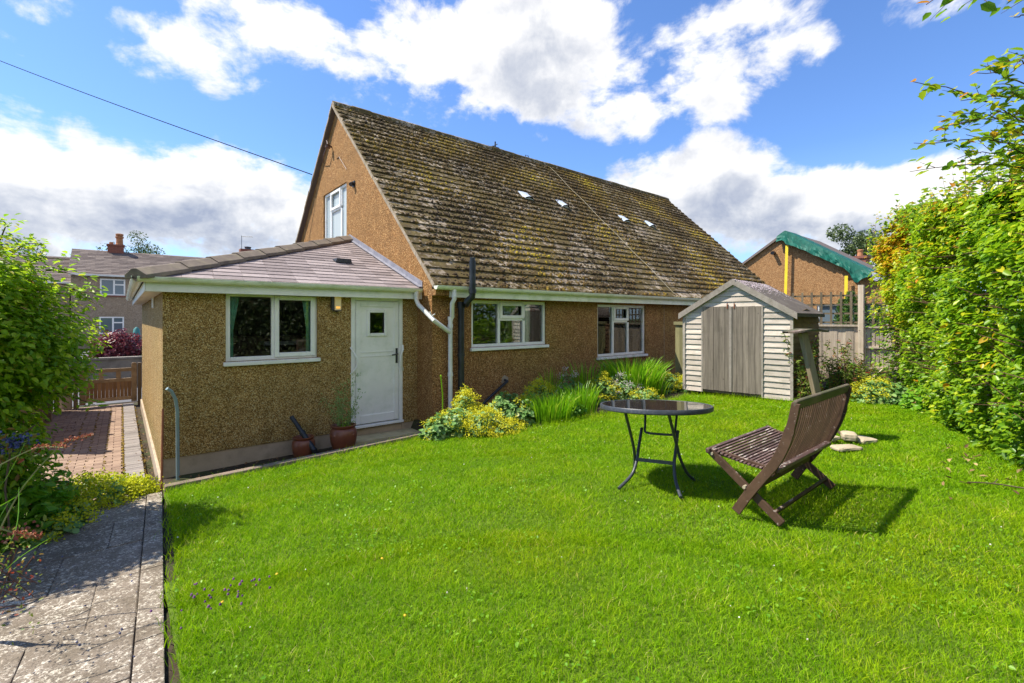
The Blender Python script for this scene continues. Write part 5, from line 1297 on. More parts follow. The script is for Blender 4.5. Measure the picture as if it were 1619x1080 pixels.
m = MB(); m.beam(cp(.475, .03, .365), cp(.475, WB - .03, .365), .045, .028); m.build('back_rail', 'chair_seat_wood', cb, bevel=.006)
m = MB(); m.beam(cp(.455, .05, .055), cp(.455, WB - .05, .055), .022, .045, up=(0, -.6, 1)); m.build('stretcher', 'chair_wood', cb, bevel=.004)
m = MB(); m.beam(cp(.33, .03, .205), cp(.33, WB - .03, .205), .020, .040); m.build('stretcher', 'chair_wood', cb, bevel=.004)

# ---------------------------------------------------------------- bird table and stones
q = onZ(1308, 692, -1.385); t0 = at(1269, 523, 5.5)
bt = thing('bird_table', 'leaning wooden bird table with warped weathered top', 'bird table', (q.x, q.y, -1.385))
m = MB(); m.beam(q + Vector((0, 0, -.02)), t0 + Vector((0, 0, -.02)), .075, .075, up=(SA, -CA, 0)); m.build('post', 'post_wood', bt, bevel=.006)
m = MB(); c = t0 + Vector((0, 0, .0)); R_ = Vector((SA, -CA, 0)); Fv = Vector((CA, SA, 0)); nn = 10
for i in range(nn):
    for j in range(3):
        def qq(a, b, h): 
            a_ = a / nn - .5; b_ = b / 3 - .5
            return c + R_ * (a_ * .50 * (1 - .25 * abs(b_) ** 2) + .03) + Fv * b_ * .30 * (1 - (2 * abs(a_)) ** 4 * .6) + Vector((0, 0, .012 * math.cos(a_ * 7) + .02 * a_ + h))
        m.quad(qq(i, j, .012), qq(i + 1, j, .012), qq(i + 1, j + 1, .012), qq(i, j + 1, .012)); m.quad(qq(i, j + 1, -.008), qq(i + 1, j + 1, -.008), qq(i + 1, j, -.008), qq(i, j, -.008))
    m.quad(qq(i, 0, -.008), qq(i + 1, 0, -.008), qq(i + 1, 0, .012), qq(i, 0, .012)); m.quad(qq(i, 3, .012), qq(i + 1, 3, .012), qq(i + 1, 3, -.008), qq(i, 3, -.008))
m.build('table_top', 'chair_top', bt)
for k in range(4):
    a = k * 1.571 + .6; dd = Vector((math.cos(a), math.sin(a), 0)); base = q.lerp(t0, .14)
    m = MB(); m.beam(base, q + dd * .21 + Vector((0, 0, .01)), .04, .03); m.build('brace', 'post_wood', bt, bevel=.004)
def rock(c, sx, sy, sz, rot, label, seed, name='stone'):
    m = MB(); nU, nV = 14, 8; vs = []
    for j in range(nV + 1):
        for i in range(nU):
            th_ = 2 * math.pi * i / nU; ph = math.pi * j / nV - math.pi / 2
            d = Vector((math.cos(th_) * math.cos(ph), math.sin(th_) * math.cos(ph), math.sin(ph)))
            e = Vector([math.copysign(abs(x) ** .45, x) for x in d]); e *= 1 + .10 * noise.noise(d * 2 + Vector((seed, 0, 0)))
            p = Vector((e.x * sx, e.y * sy, e.z * sz)); p.rotate(Matrix.Rotation(rot, 3, 'Z')); vs.append(Vector(c) + p)
    fs = [(j * nU + i, j * nU + (i + 1) % nU, (j + 1) * nU + (i + 1) % nU, (j + 1) * nU + i) for j in range(nV) for i in range(nU)]
    m.add(vs, fs); o = m.build(name, 'stone'); tag(o, label, 'stone', 'stones at the bird table foot'); return o
z_ = -1.385
for (px, py, sx, sy, sz, rot, zz, lb) in ((1338, 708, .15, .085, .022, -.55, -.0, 'flat reddish stone slab lying lowest in front of the bird table'),
                                         (1342, 697, .10, .075, .045, .4, .055, 'squarish pale stone block resting on the slabs by the bird table'),
                                         (1364, 697, .12, .11, .028, -.5, .012, 'flat stone slab at the right end of the pile'),
                                         (1317, 698, .075, .05, .022, -.4, .04, 'small thin stone beside the bird table foot'),
                                         (1290, 678, .10, .07, .018, -.4, .01, 'flat pale stone behind the bench seat')):
    p = onZ(px, py, z_); rock((p.x, p.y, z_ + zz), sx, sy, sz, rot, lb, px)

# ---------------------------------------------------------------- plants
def gpt(px, py, z=None):
    p = onZ(px, py, -1.5)
    for _ in range(6): p = onZ(px, py, LZ(p.x, p.y) if z is None else z)
    return p
def alchemilla(c, rx, ry, h, label, group, n=900, nf=1500, fm='alchemilla_flower', lm='geranium_leaf', top=.55, ls=.07, cat='plant', name='flowering_plant'):
    t = thing(name, label, cat, tuple(c), group)
    D = nrm(rng.normal(size=(n, 3))); D[:, 2] = np.abs(D[:, 2]); r = 1 - np.abs(rng.normal(0, .25, n)); k = 1 + .3 * fbm(D, 2.2, c[0])
    P = np.array(tuple(c)) + D * (r * k)[:, None] * np.array([rx, ry, h])
    leaves('leaf', lm, P, nrm(D * .7 + np.array([0, -.2, .8]) + rng.normal(0, .35, (n, 3))), ls * rng.uniform(.6, 1.2, n), np.clip(rng.normal(.5, .25, n), 0, 1), t, .95)
    if nf:
        nc = max(6, nf // 26); C = nrm(rng.normal(size=(nc, 3))); C[:, 2] = np.abs(C[:, 2]) * .9 + .15; C = nrm(C)
        cc = np.array(tuple(c)) + C * np.array([rx, ry, h]) * rng.uniform(.95, 1.2, (nc, 1))
        P = np.repeat(cc, 26, 0) + rng.normal(0, .028, (nc * 26, 3)) * np.array([1.2, 1.2, .8])
        o = leaves('flowers', fm, P, rng.normal(size=P.shape) + np.array([0, 0, .6]), .018 * rng.uniform(.7, 1.4, len(P)), rng.uniform(0, 1, len(P)), t, .9); stuff(o)
    return t
def bladeclump(c, n, h, spread, wd, label, group, name='iris', mat='iris_leaf', lean=.45):
    t = thing(name, label, 'plant', tuple(c), group)
    a = rng.uniform(0, 6.28, n); r = np.sqrt(rng.uniform(0, 1, n)) * spread
    P = np.stack([c[0] + r * np.cos(a), c[1] + r * np.sin(a) * .8, np.full(n, c[2])], 1); H = h * rng.uniform(.55, 1.05, n)
    Ln = np.stack([np.cos(a), np.sin(a)], 1) * (r / spread * H * lean)[:, None] + rng.normal(0, .06, (n, 2)) * h
    blades('blade', mat, P, H, wd * rng.uniform(.7, 1.2, n), Ln, np.clip(rng.normal(.5, .25, n), 0, 1), t, segs=3)
    return t
G = 'plants in the bed along the house wall'
def bp_(px, Y, dz=0): p = raydir(px, 600); p = p * (Y / p.y); p.z = LZ(p.x, min(Y, 5.6)) - .03 + dz; return p
alchemilla(bp_(694, 5.60), .26, .22, .30, 'low pale leafy clump at the left end of the house bed', G, 700, 500)
alchemilla(bp_(725, 5.55), .33, .28, .36, 'broad light green lobed leaves below the black soil pipe', G, 1000, 900)
alchemilla(bp_(737, 5.85), .24, .2, .52, 'taller lime yellow flower froth in front of the black pipe', G, 350, 2400)
alchemilla(bp_(765, 5.30), .34, .24, .34, 'yellow flowering mound left of the broad leafy mound', G, 450, 2600)
alchemilla(bp_(798, 5.10), .28, .20, .17, 'low bright yellow flowers spilling onto the lawn edge', G, 260, 2400)
alchemilla(bp_(800, 5.68), .34, .25, .42, 'leafy grey green mound under the black waste pipe', G, 1100, 200)
alchemilla(bp_(852, 5.75), .34, .22, .50, 'yellow flowering mound behind the nearest sword leaves', G, 600, 2600)
alchemilla(bp_(822, 5.45), .30, .26, .34, 'broad green lobed leaves left of the arching sword leaves', G, 900, 300)
bladeclump(bp_(872, 5.25), 460, .44, .36, .016, 'wide clump of arching sword leaves in the middle of the bed', G)
bladeclump(bp_(872, 6.1), 60, .72, .18, .018, 'thin upright sword leaves close to the wall', G, lean=.2)
bladeclump(bp_(915, 5.30), 300, .50, .32, .016, 'smaller sword leaf clump right of the middle clump', G)
bladeclump(bp_(925, 6.0), 100, .80, .26, .020, 'tall light green sword leaves left of the second window', G, lean=.25)
alchemilla(bp_(905, 5.15), .26, .2, .26, 'dark broad leaves at the foot of the smaller sword clump', G, 500, 0, lm='lower_leaf')
alchemilla(bp_(955, 5.55), .34, .26, .46, 'yellow flowers mingled with leaves left of the white flowers', G, 500, 2000)
alchemilla(bp_(985, 5.45), .42, .30, .46, 'pinkish white starry flowers under the second window', G, 600, 900, 'white_flower')
alchemilla(bp_(900, 5.95), .30, .2, .56, 'small pinkish flowers behind the sword leaves', G, 300, 500, 'white_flower')
bladeclump(bp_(1000, 5.65), 820, .74, .58, .022, 'largest bushy clump of tall sword leaves under the second window', G)
bladeclump(bp_(1025, 5.35), 160, .45, .40, .018, 'dark low sword leaves at the foot of the largest clump', G)
alchemilla(bp_(1058, 5.35), .5, .3, .32, 'low green and yellow clump right of the largest sword leaves', G, 700, 1500)
alchemilla(bp_(1090, 5.05), .38, .25, .26, 'bright yellow flowers spilling against the shed corner', G, 300, 2800)
alchemilla(bp_(1020, 5.0), .32, .22, .22, 'low yellow froth behind the round table', G, 300, 700)
m = MB(); p = bp_(700, 5.9); o_ = onY(697, 595, 5.9); m.tube([p, Vector((o_.x + .03, 5.9, -1.1)), o_], .009, 6); m.lathe(o_, [(.004, -.02), (.016, 0), (.012, .02)], 8); tag(m.build('garden_cane', 'iris_leaf'), 'single pale green stalk standing beside the white downpipe', 'stalk')

# right bed
G2 = 'plants in the bed right of the shed'
def willow(c, n, h, spread, label, leafn=30):
    t = thing('willowherb', label, 'plant', tuple(c), G2); m = MB(); P, D = [], []
    for k in range(n):
        a = random.uniform(0, 6.28); b = Vector(c) + Vector((math.cos(a), math.sin(a), 0)) * spread * random.random(); hh = h * random.uniform(.6, 1.05); ln = Vector((random.gauss(0, .08), random.gauss(0, .08), 0)) * hh * 2
        pts = [b + ln * (i / 5) ** 1.6 + Vector((0, 0, hh * i / 5)) for i in range(6)]; m.tube(pts, .006, 5, r2=.002)
        for i in range(leafn):
            f = random.uniform(.1, 1) * 5; j = min(4, int(f)); p = pts[j].lerp(pts[j + 1], f - j); d = Vector((random.gauss(0, 1), random.gauss(0, 1), .5)).normalized(); P.append(tuple(p + d * .035)); D.append(tuple(d))
    m.build('stem', 'bark_red', t); P = np.array(P); D = np.array(D); leaves('leaf', 'willow_leaf', P, rng.normal(size=P.shape) * .6 + np.array([0, 0, 1.]), rng.uniform(.05, .10, len(P)), np.clip(rng.normal(.45, .3, len(P)), 0, 1), t, .24, D=D)
willow(Vector((8.68, 2.86, -1.38)), 13, 1.15, .20, 'tall narrow leafy stems at the shed front corner', 60)
willow(Vector((9.3, 2.62, -1.4)), 22, 1.0, .32, 'reddish brown leafy stems behind the bird table')
willow(Vector((9.9, 2.55, -1.4)), 18, .75, .38, 'mixed green and rusty red stems before the fence', 34)
willow(Vector((9.7, 2.25, -1.38)), 16, .62, .32, 'short rusty red stems at the lawn edge by the bench', 26)
alchemilla(gpt(1270, 628) + Vector((.2, .1, 0)), .35, .2, .14, 'low sprawling weeds at the foot of the shed corner', G2, 500, 100, lm='willow_leaf', ls=.05)
alchemilla(Vector((10.4, 2.75, -1.38)), .45, .35, .55, 'leafy green shrubby growth before the fence boards', G2, 1500, 0, lm='lower_leaf')
alchemilla(gpt(1384, 636) + Vector((.1, .05, 0)), .40, .28, .34, 'bright yellow flowering mound at the lawn corner by the hedge', G2, 300, 2000)
alchemilla(gpt(1400, 642) + Vector((.45, .05, 0)), .42, .3, .30, 'grey green leafy mound between yellow flowers and hedge', G2, 1000, 100)
alchemilla(gpt(1450, 650) + Vector((.35, -.05, 0)), .45, .3, .30, 'dark green leafy mound at the hedge foot', G2, 1000, 0, lm='lower_leaf')
wf = thing('compost_bin', 'small grey wooden A-shaped frame against the hedge end', 'planter', tuple(at(1398, 604, 9.2)))
p = at(1398, 604, 9.4); R_ = Vector((SA, -CA, 0)); m = MB(); m.beam(p - R_ * .30, p + Vector((0, 0, .26)) - R_ * .0, .03, .05); m.beam(p + R_ * .30, p + Vector((0, 0, .26)), .03, .05); m.build('frame', 'fence_grey', wf)
m = MB(); 
for k in range(4): m.beam(p - R_ * (.26 - k * .06) + Vector((0, 0, .02 + k * .055)), p + R_ * (.26 - k * .06) + Vector((0, 0, .02 + k * .055)), .012, .05)
m.build('boards', 'fence_grey', wf)
m = MB(); m.beam(at(1322, 606, 9.6), at(1392, 606, 9.2), .04, .10); tag(m.build('bed_edging', 'fence_grey'), 'low grey timber edging plank before the fence', 'edging')
# conifers behind the trellis, tree beyond the chimney
G3 = 'conifers behind the trellis'
for (px, t_, z1, lb) in ((1332, 13.5, .55, 'narrow green conifer behind the trellis left of the post'), (1345, 13.2, .75, 'pointed conifer directly behind the fence post'), (1362, 13.6, .65, 'small conifer just right of the fence post'), (1385, 13, .3, 'dark conifer behind the trellis beside the hedge')):
    p = at(px, 500, t_); c = Vector((p.x, p.y, (-1.5 + z1) / 2)); t = thing('conifer', lb, 'tree', (p.x, p.y, -1.6), G3)
    n = 2600; h = rng.uniform(0, 1, n) ** .8; a = rng.uniform(0, 6.28, n); rr = .42 * (1 - h * .8) * rng.uniform(.6, 1.1, n) * (1 + .2 * np.sin(a * 5))
    P = np.stack([p.x + rr * np.cos(a), p.y + rr * np.sin(a), -1.5 + h * (z1 + 1.5)], 1)
    leaves('crown', 'conifer_leaf', P, rng.normal(size=P.shape), .07, rng.uniform(0, 1, n), t, .35, D=np.stack([np.cos(a), np.sin(a), np.ones(n)], 1))
    m = MB(); m.tube([(p.x, p.y, -2.2), (p.x, p.y, z1 - .3)], .05, 6, r2=.01); m.build('trunk', 'bark', t)
def tree(c, z0, r, n, label, mat='far_leaf', size=.35, group='distant trees', trunkr=.25):
    t = thing('tree', label, 'tree', (c[0], c[1], z0), group)
    K = 9; cs = [Vector((c[0] + random.gauss(0, r[0] * .45), c[1] + random.gauss(0, r[1] * .45), c[2] + random.gauss(0, r[2] * .4))) for _ in range(K)]
    Ps = []
    for q in cs:
        D = nrm(rng.normal(size=(n // K, 3))); rr = (1 - np.abs(rng.normal(0, .35, n // K)))[:, None]; Ps.append(np.array(tuple(q)) + D * rr * np.array(r) * random.uniform(.4, .65))
    P = np.concatenate(Ps); leaves('crown', mat, P, rng.normal(size=P.shape) + np.array([0, 0, .7]), size * rng.uniform(.6, 1.2, len(P)), np.clip(rng.normal(.5, .25, len(P)), 0, 1), t, .65)
    m = MB(); b = Vector((c[0], c[1], z0)); m.tube([b, b.lerp(Vector(c), .6), Vector(c)], trunkr, 8, r2=trunkr * .3)
    for q in cs[:6]: m.tube([b.lerp(Vector(c), .6), b.lerp(Vector(c), .75).lerp(q, .5), q], trunkr * .35, 5, r2=trunkr * .08)
    m.build('trunk', 'bark', t)
    return t
p = at(1362, 398, 52); tree(tuple(p), -2.6, (3.3, 3.3, 2.6), 4200, 'grey green tree rising behind the brick chimney', size=.30)
p = at(1395, 420, 48); tree(tuple(p), -2.6, (3, 3, 3), 2500, 'rounded tree between chimney and hedge end', size=.32)

# ---------------------------------------------------------------- left garden: shrub and perennials
ls = thing('shrub', 'large bright green leafy shrub overhanging the path end', 'shrub', (-1.05, 5.6, -1.75))
def shrub(C, rad, n, size, seed, bias=0.):
    D = nrm(rng.normal(size=(n, 3))); r = np.clip(1 - np.abs(rng.normal(0, .22, n)), .1, 1.3)
    k = 1 + .55 * fbm(D, 2.0, seed) + .12 * np.sin(D[:, 2] * 9)
    P = np.array(C) + D * (r * k)[:, None] * np.array(rad)
    N = D * .5 + np.array([0, 0, 1.]) + rng.normal(0, .4, (n, 3)); Dd = D + rng.normal(0, .6, (n, 3)); Dd[:, 2] -= .15
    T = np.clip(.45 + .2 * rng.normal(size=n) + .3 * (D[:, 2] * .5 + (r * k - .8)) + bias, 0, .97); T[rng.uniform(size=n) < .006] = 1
    return P, N, Dd, size * rng.uniform(.6, 1.25, n), T
A_all = [shrub((-1.12, 5.65, -.50), (.74, .9, .98), 15500, .060, 1.3, .08), shrub((-.68, 5.50, -.22), (.46, .55, .52), 6500, .058, 4.1, .12), shrub((-.92, 5.35, -1.15), (.44, .55, .50), 5500, .060, 7.7), shrub((-1.35, 5.3, .12), (.46, .6, .42), 5500, .060, 9.7, .12), shrub((-.95, 5.45, .22), (.50, .55, .42), 5500, .058, 2.7, .15)]
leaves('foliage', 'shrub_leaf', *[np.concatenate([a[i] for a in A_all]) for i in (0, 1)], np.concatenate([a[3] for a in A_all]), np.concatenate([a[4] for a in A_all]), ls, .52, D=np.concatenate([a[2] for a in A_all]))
m = MB(); LPp, LN, LD, LT = [], [], [], []
SB_ = [((60, 470), (165, 465), 5.0), ((40, 430), (140, 440), 4.9), ((70, 500), (158, 520), 5.1), ((20, 400), (60, 385), 4.7), ((0, 380), (18, 352), 4.5), ((60, 560), (160, 555), 5.0), ((50, 620), (150, 640), 5.0), ((30, 420), (110, 410), 4.8), ((70, 540), (150, 590), 5.0), ((90, 450), (150, 480), 5.0)]
for (s_, e_, t_) in SB_:
    a = at(*s_, t_ + .2); b = at(*e_, t_); L = (b - a).length; a *= .8; b *= .8; L *= .8; m.tube([a, a.lerp(b, .5) + Vector((0, 0, .04)), b], .006, 5, r2=.002); dr = (b - a).normalized()
    for i in range(int(L / .018)):
        f = random.uniform(.1, 1.05); sd2 = Vector((random.gauss(0, 1), random.gauss(0, 1), random.gauss(0, .8))).normalized(); q = dr * .7 + sd2
        LPp.append(tuple(a.lerp(b, f) + Vector((0, 0, .04 * math.sin(f * 3))) + q.normalized() * random.uniform(.03, .09))); LN.append((random.gauss(0, .4), random.gauss(0, .4), 1)); LD.append(tuple(q)); LT.append(min(.96, max(0, random.gauss(.62, .18))))
for k in range(26):
    b = Vector((-1.1 + random.gauss(0, .08), 5.6 + random.gauss(0, .08), -1.8)); e = Vector((-1.05 + random.gauss(0, .32), 5.5 + random.gauss(0, .35), random.uniform(-.8, .3))); m.tube([b, b.lerp(e, .5) + Vector((random.gauss(0, .08), random.gauss(0, .08), .1)), e], .014, 6, r2=.004)
m.build('branch', 'bark', ls); leaves('shoot_leaf', 'shrub_leaf', np.array(LPp), np.array(LN), rng.uniform(.045, .07, len(LPp)), np.array(LT), ls, .52, D=np.array(LD))
G4 = 'plants spilling over the left side of the path'
def leafclump(c, rad, n, size, mat, label, name='leafy_plant', aspect=.6, seed=0., tm=.5):
    t = thing(name, label, 'plant', tuple(c), G4)
    leafball('foliage', mat, (c[0], c[1], c[2] + rad[2] * .35), rad, n, size, t, shell=.25, aspect=aspect, nseed=seed, updir=.9, tmean=tm)
    m = MB()
    for k in range(12): m.tube([Vector(c) + Vector((random.gauss(0, .05), random.gauss(0, .05), -.05)), Vector(c) + Vector((random.gauss(0, rad[0] * .4), random.gauss(0, rad[1] * .4), rad[2] * .8))], .004, 4)
    m.build('stem', 'stem_green', t); return t
leafclump((-.70, 5.45, -1.75), (.42, .5, .42), 2600, .075, 'lower_leaf', 'broad dark leaved plant under the shrub at the path end', seed=2.)
leafclump((-1.15, 5.0, -1.65), (.5, .5, .55), 2600, .08, 'lower_leaf', 'dense leafy plant below the dark berries', seed=3.)
leafclump((-1.0, 4.35, -1.66), (.36, .38, .36), 1500, .06, 'lower_leaf', 'small leaved plant at the left picture edge over the slabs', seed=5.)
leafclump((-1.35, 5.9, -1.8), (.5, .5, .75), 2400, .075, 'lower_leaf', 'upright leafy plant rising left under the big shrub', seed=6., aspect=.5)
c = Vector((-.22, 5.95, -1.80)); alchemilla(c, .34, .30, .28, 'lime yellow flowering mound covering the corner of the brick path', G4, 350, 5200, 'lime_flower')
c = Vector((.06, 6.05, -1.86)); alchemilla(c, .22, .20, .24, 'smaller bright lime flowers in front of the brick path', G4, 150, 3200, 'lime_flower')
c = Vector((-.45, 5.35, -1.72)); alchemilla(c, .26, .34, .18, 'yellow green flower froth lying over the slab edge', G4, 400, 1300, 'lime_flower')
# berries
def berries(px, py, t_, n, spread, label, mat='berry', size=.011):
    p = at(px, py, t_); t = thing('berry_bush', label, 'plant', tuple(p - Vector((0, 0, .6))), G4)
    P = np.array(tuple(p)) + rng.normal(0, 1, (n, 3)) * np.array(spread); o = blobs('berries', mat, P, size, rng.uniform(0, 1, n), t, flat=1.2); stuff(o)
    P = np.array(tuple(p)) + rng.normal(0, 1, (n, 3)) * np.array(spread) * 1.5 - np.array([0, 0, .03]); leaves('leaf', 'willow_leaf', P, rng.normal(size=P.shape), .045, rng.uniform(.1, 1, n), t, .5)
    m = MB(); m.tube([p - Vector((0, 0, .7)), p - Vector((.03, 0, .3)), p], .006, 5); m.build('stem', 'bark', t)
berries(18, 702, 3.2, 110, (.055, .05, .035), 'dense cluster of dark blue berries at the left edge')
berries(24, 838, 3.0, 30, (.05, .05, .03), 'small mixed red and dark berry cluster above the slabs', 'red_seed', .010)
# crocosmia
def stalk(pts, label, mat_l='stem_green'):
    P = [at(*q) for q in pts]; base = P[0]; t = thing('crocosmia', label, 'plant', tuple(base), G4)
    C_ = curve(P, 6); m = MB(); m.tube(C_, .0045, 5, r2=.002); m.build('stem', mat_l, t)
    Q = []; n_ = len(C_)
    for i in range(int(n_ * .62), n_):
        for k in range(9): Q.append(tuple(C_[i] + Vector([random.gauss(0, .006) for _ in range(3)]) + Vector((0, 0, .006))))
    Q = np.array(Q); o = leaves('seed_head', 'red_seed', Q, rng.normal(size=Q.shape), .016, rng.uniform(0, 1, len(Q)), t, .5)
stalk([(-30, 900, 2.5), (30, 780, 2.6), (85, 715, 2.65), (110, 697, 2.65), (143, 690, 2.7)], 'long arching seed stalk with reddish tip over the path')
stalk([(-40, 850, 1.9), (-10, 835, 1.95), (30, 845, 2.0), (58, 850, 2.05)], 'short arching red flower stalk at the left edge')
stalk([(-40, 760, 2.3), (10, 730, 2.4), (60, 708, 2.5), (105, 708, 2.5)], 'thin pale arching grass stalk below the berries')
t = thing('crocosmia_leaves', 'long upright green sword leaves at the left edge', 'plant', tuple(at(-30, 900, 2.4)), G4)
m = MB()
for (a, b, c_, t_) in (((-40, 900), (10, 800), (60, 745), 2.4), ((-50, 960), (0, 880), (50, 820), 2.2), ((-40, 820), (0, 800), (35, 780), 2.6), ((-60, 1000), (10, 900), (80, 850), 2.1), ((-50, 930), (20, 850), (30, 770), 2.5), ((-60, 830), (0, 770), (40, 700), 2.7)):
    C_ = curve([at(*a, t_), at(*b, t_), at(*c_, t_ + .1)], 7); sd2 = Vector((SA * .5, -CA * .5, .6)).normalized()
    for i in range(len(C_) - 1):
        w0 = .009 * (1 - i / len(C_)) + .002; w1 = .009 * (1 - (i + 1) / len(C_)) + .001
        m.quad(C_[i] - sd2 * w0, C_[i] + sd2 * w0, C_[i + 1] + sd2 * w1, C_[i + 1] - sd2 * w1, t=.22)
m.build('blade', 'iris_leaf', t)
Q = np.array([tuple(at(random.gauss(25, 22), random.gauss(910, 45), 2.35 + random.gauss(0, .1))) for k in range(150)]); t = thing('berberis', 'small leaved reddish tipped sprig hanging over the slabs', 'plant', tuple(at(0, 930, 2.4)), G4)
leaves('leaf', 'willow_leaf', Q, rng.normal(size=Q.shape) + np.array([0, 0, .5]), .020, np.clip(rng.normal(.5, .35, len(Q)), 0, 1), t, .55)
m = MB()
for k in range(8): m.tube([at(-60, 880 + k * 12, 2.4), at(0, 890 + k * 10, 2.35), at(random.uniform(20, 60), random.uniform(860, 960), 2.35)], .003, 4)
m.build('stem', 'bark_red', t)

# ---------------------------------------------------------------- beyond the gate
GY_ = 15.0; gt = thing('wooden_gate', 'low brown wooden gate at the end of the brick path', 'gate', (-.2, GY_, -2.1))
gx0_, gx1_, gz0, gz1 = -.76, .30, -2.05, -1.20
def gb_(m, a, b, z0, z1, d=.0, th_=.045): m.box((a, GY_ - th_ / 2 - d, z0), (b, GY_ + th_ / 2 - d, z1))
m = MB(); gb_(m, gx0_, gx0_ + .11, gz0, gz1 + .06); m.build('stile', 'gate_wood', gt, bevel=.006)
m = MB(); gb_(m, gx1_ - .11, gx1_, gz0, gz1 + .06); m.tube([(gx1_ - .055, GY_ - .022, gz1 + .06), (gx1_ - .055, GY_ + .022, gz1 + .06)], .055, 12); m.build('stile', 'gate_wood', gt, bevel=.004)
for z in (gz0 + .05, gz0 + .50, gz1 - .10):
    m = MB(); gb_(m, gx0_ + .11, gx1_ - .11, z, z + .085); m.build('rail', 'gate_wood', gt, bevel=.006)
for x in (-.42, -.10): m = MB(); gb_(m, x, x + .09, gz0 + .585, gz1 - .10, 0, .035); m.build('upright', 'gate_wood', gt)
m = MB(); x = gx0_ + .11
while x < gx1_ - .12: m.box((x + .002, GY_ - .012, gz0 + .135), (min(x + .07, gx1_ - .11) - .002, GY_ + .012, gz0 + .50)); x += .07
m.build('boards', 'gate_board', gt)
for xx, lb in ((gx0_ - .10, 'dark wooden post on the left of the low brown gate'), (gx1_ + .012, 'dark wooden post between the gate and the extension wall')):
    m = MB(); m.box((xx, GY_ - .05, -2.2), (xx + .075, GY_ + .05, -1.10)); o = m.build('gate_post', 'fence_dark', bevel=.006); tag(o, lb, 'post', 'gate posts')
lf = thing('fence', 'tall close board side fence shading the brick path', 'fence', (-1.2, 11, -2.1))
fence_run(Vector((-1.20, 10.3, 0)), Vector((-1.20, 14.9, 0)), -2.1, -.15, None, False, lf, 'fence_dark')
for k in range(4):
    m = MB(); m.box((-1.17, 10.4 + k * 1.45, -2.1), (-1.09, 10.5 + k * 1.45, -.1)); m.build('post', 'fence_dark', lf)
lf2 = thing('fence', 'short weathered fence panel left of the low gate', 'fence', (-1.3, 15, -2.1))
fence_run(Vector((-1.18, 15.0, 0)), Vector((gx0_ - .11, 15.0, 0)), -2.1, -1.15, None, False, lf2, 'fence_grey')
m = MB(); m.box((-9, 19, -2.6), (12, 19.25, -1.27)); m.box((-9, 18.97, -1.27), (12, 19.28, -1.20)); tag(m.build('garden_wall', 'conc_wall', bevel=.01), 'low grey concrete garden wall across the road', 'wall')
pb = thing('purple_bush', 'dark red purple leaved bush above the low wall', 'shrub', (-.2, 20.6, -2.4))
c = onY(187, 550, 20.6)
leafball('foliage', 'purple_leaf', (c.x, 20.6, -1.15), (.82, .8, .72), 5200, .10, pb, shell=.3, tmean=.5, tvar=.28, nseed=3., clump=.3)
m = MB(); m.tube([(c.x, 20.6, -2.6), (c.x, 20.6, -1.2)], .05, 6); m.build('stem', 'bark', pb)
gbx = thing('green_bush', 'small yellow green bush right of the purple one', 'shrub', (.55, 20.4, -2.4)); c2 = onY(219, 562, 20.4)
leafball('foliage', 'far_leaf', (c2.x + .1, 20.4, -1.45), (.35, .35, .40), 1400, .07, gbx, tmean=.8)
p = onY(216, 530, 22); ps = thing('closed_parasol', 'closed teal garden parasol beyond the purple bush', 'parasol', (p.x, 22, -2.5))
m = MB(); zt = onY(216, 517, 22).z; zb = onY(216, 549, 22).z; m.lathe((p.x, 22, 0), [(.03, zb - .02), (.10, zb), (.12, (zb + zt) / 2), (.09, zt - .08), (.02, zt)], 10); m.build('canopy', 'teal', ps, smooth=True); m = MB(); m.tube([(p.x, 22, -2.6), (p.x, 22, zb)], .02, 6); m.build('pole', 'dark_metal', ps)

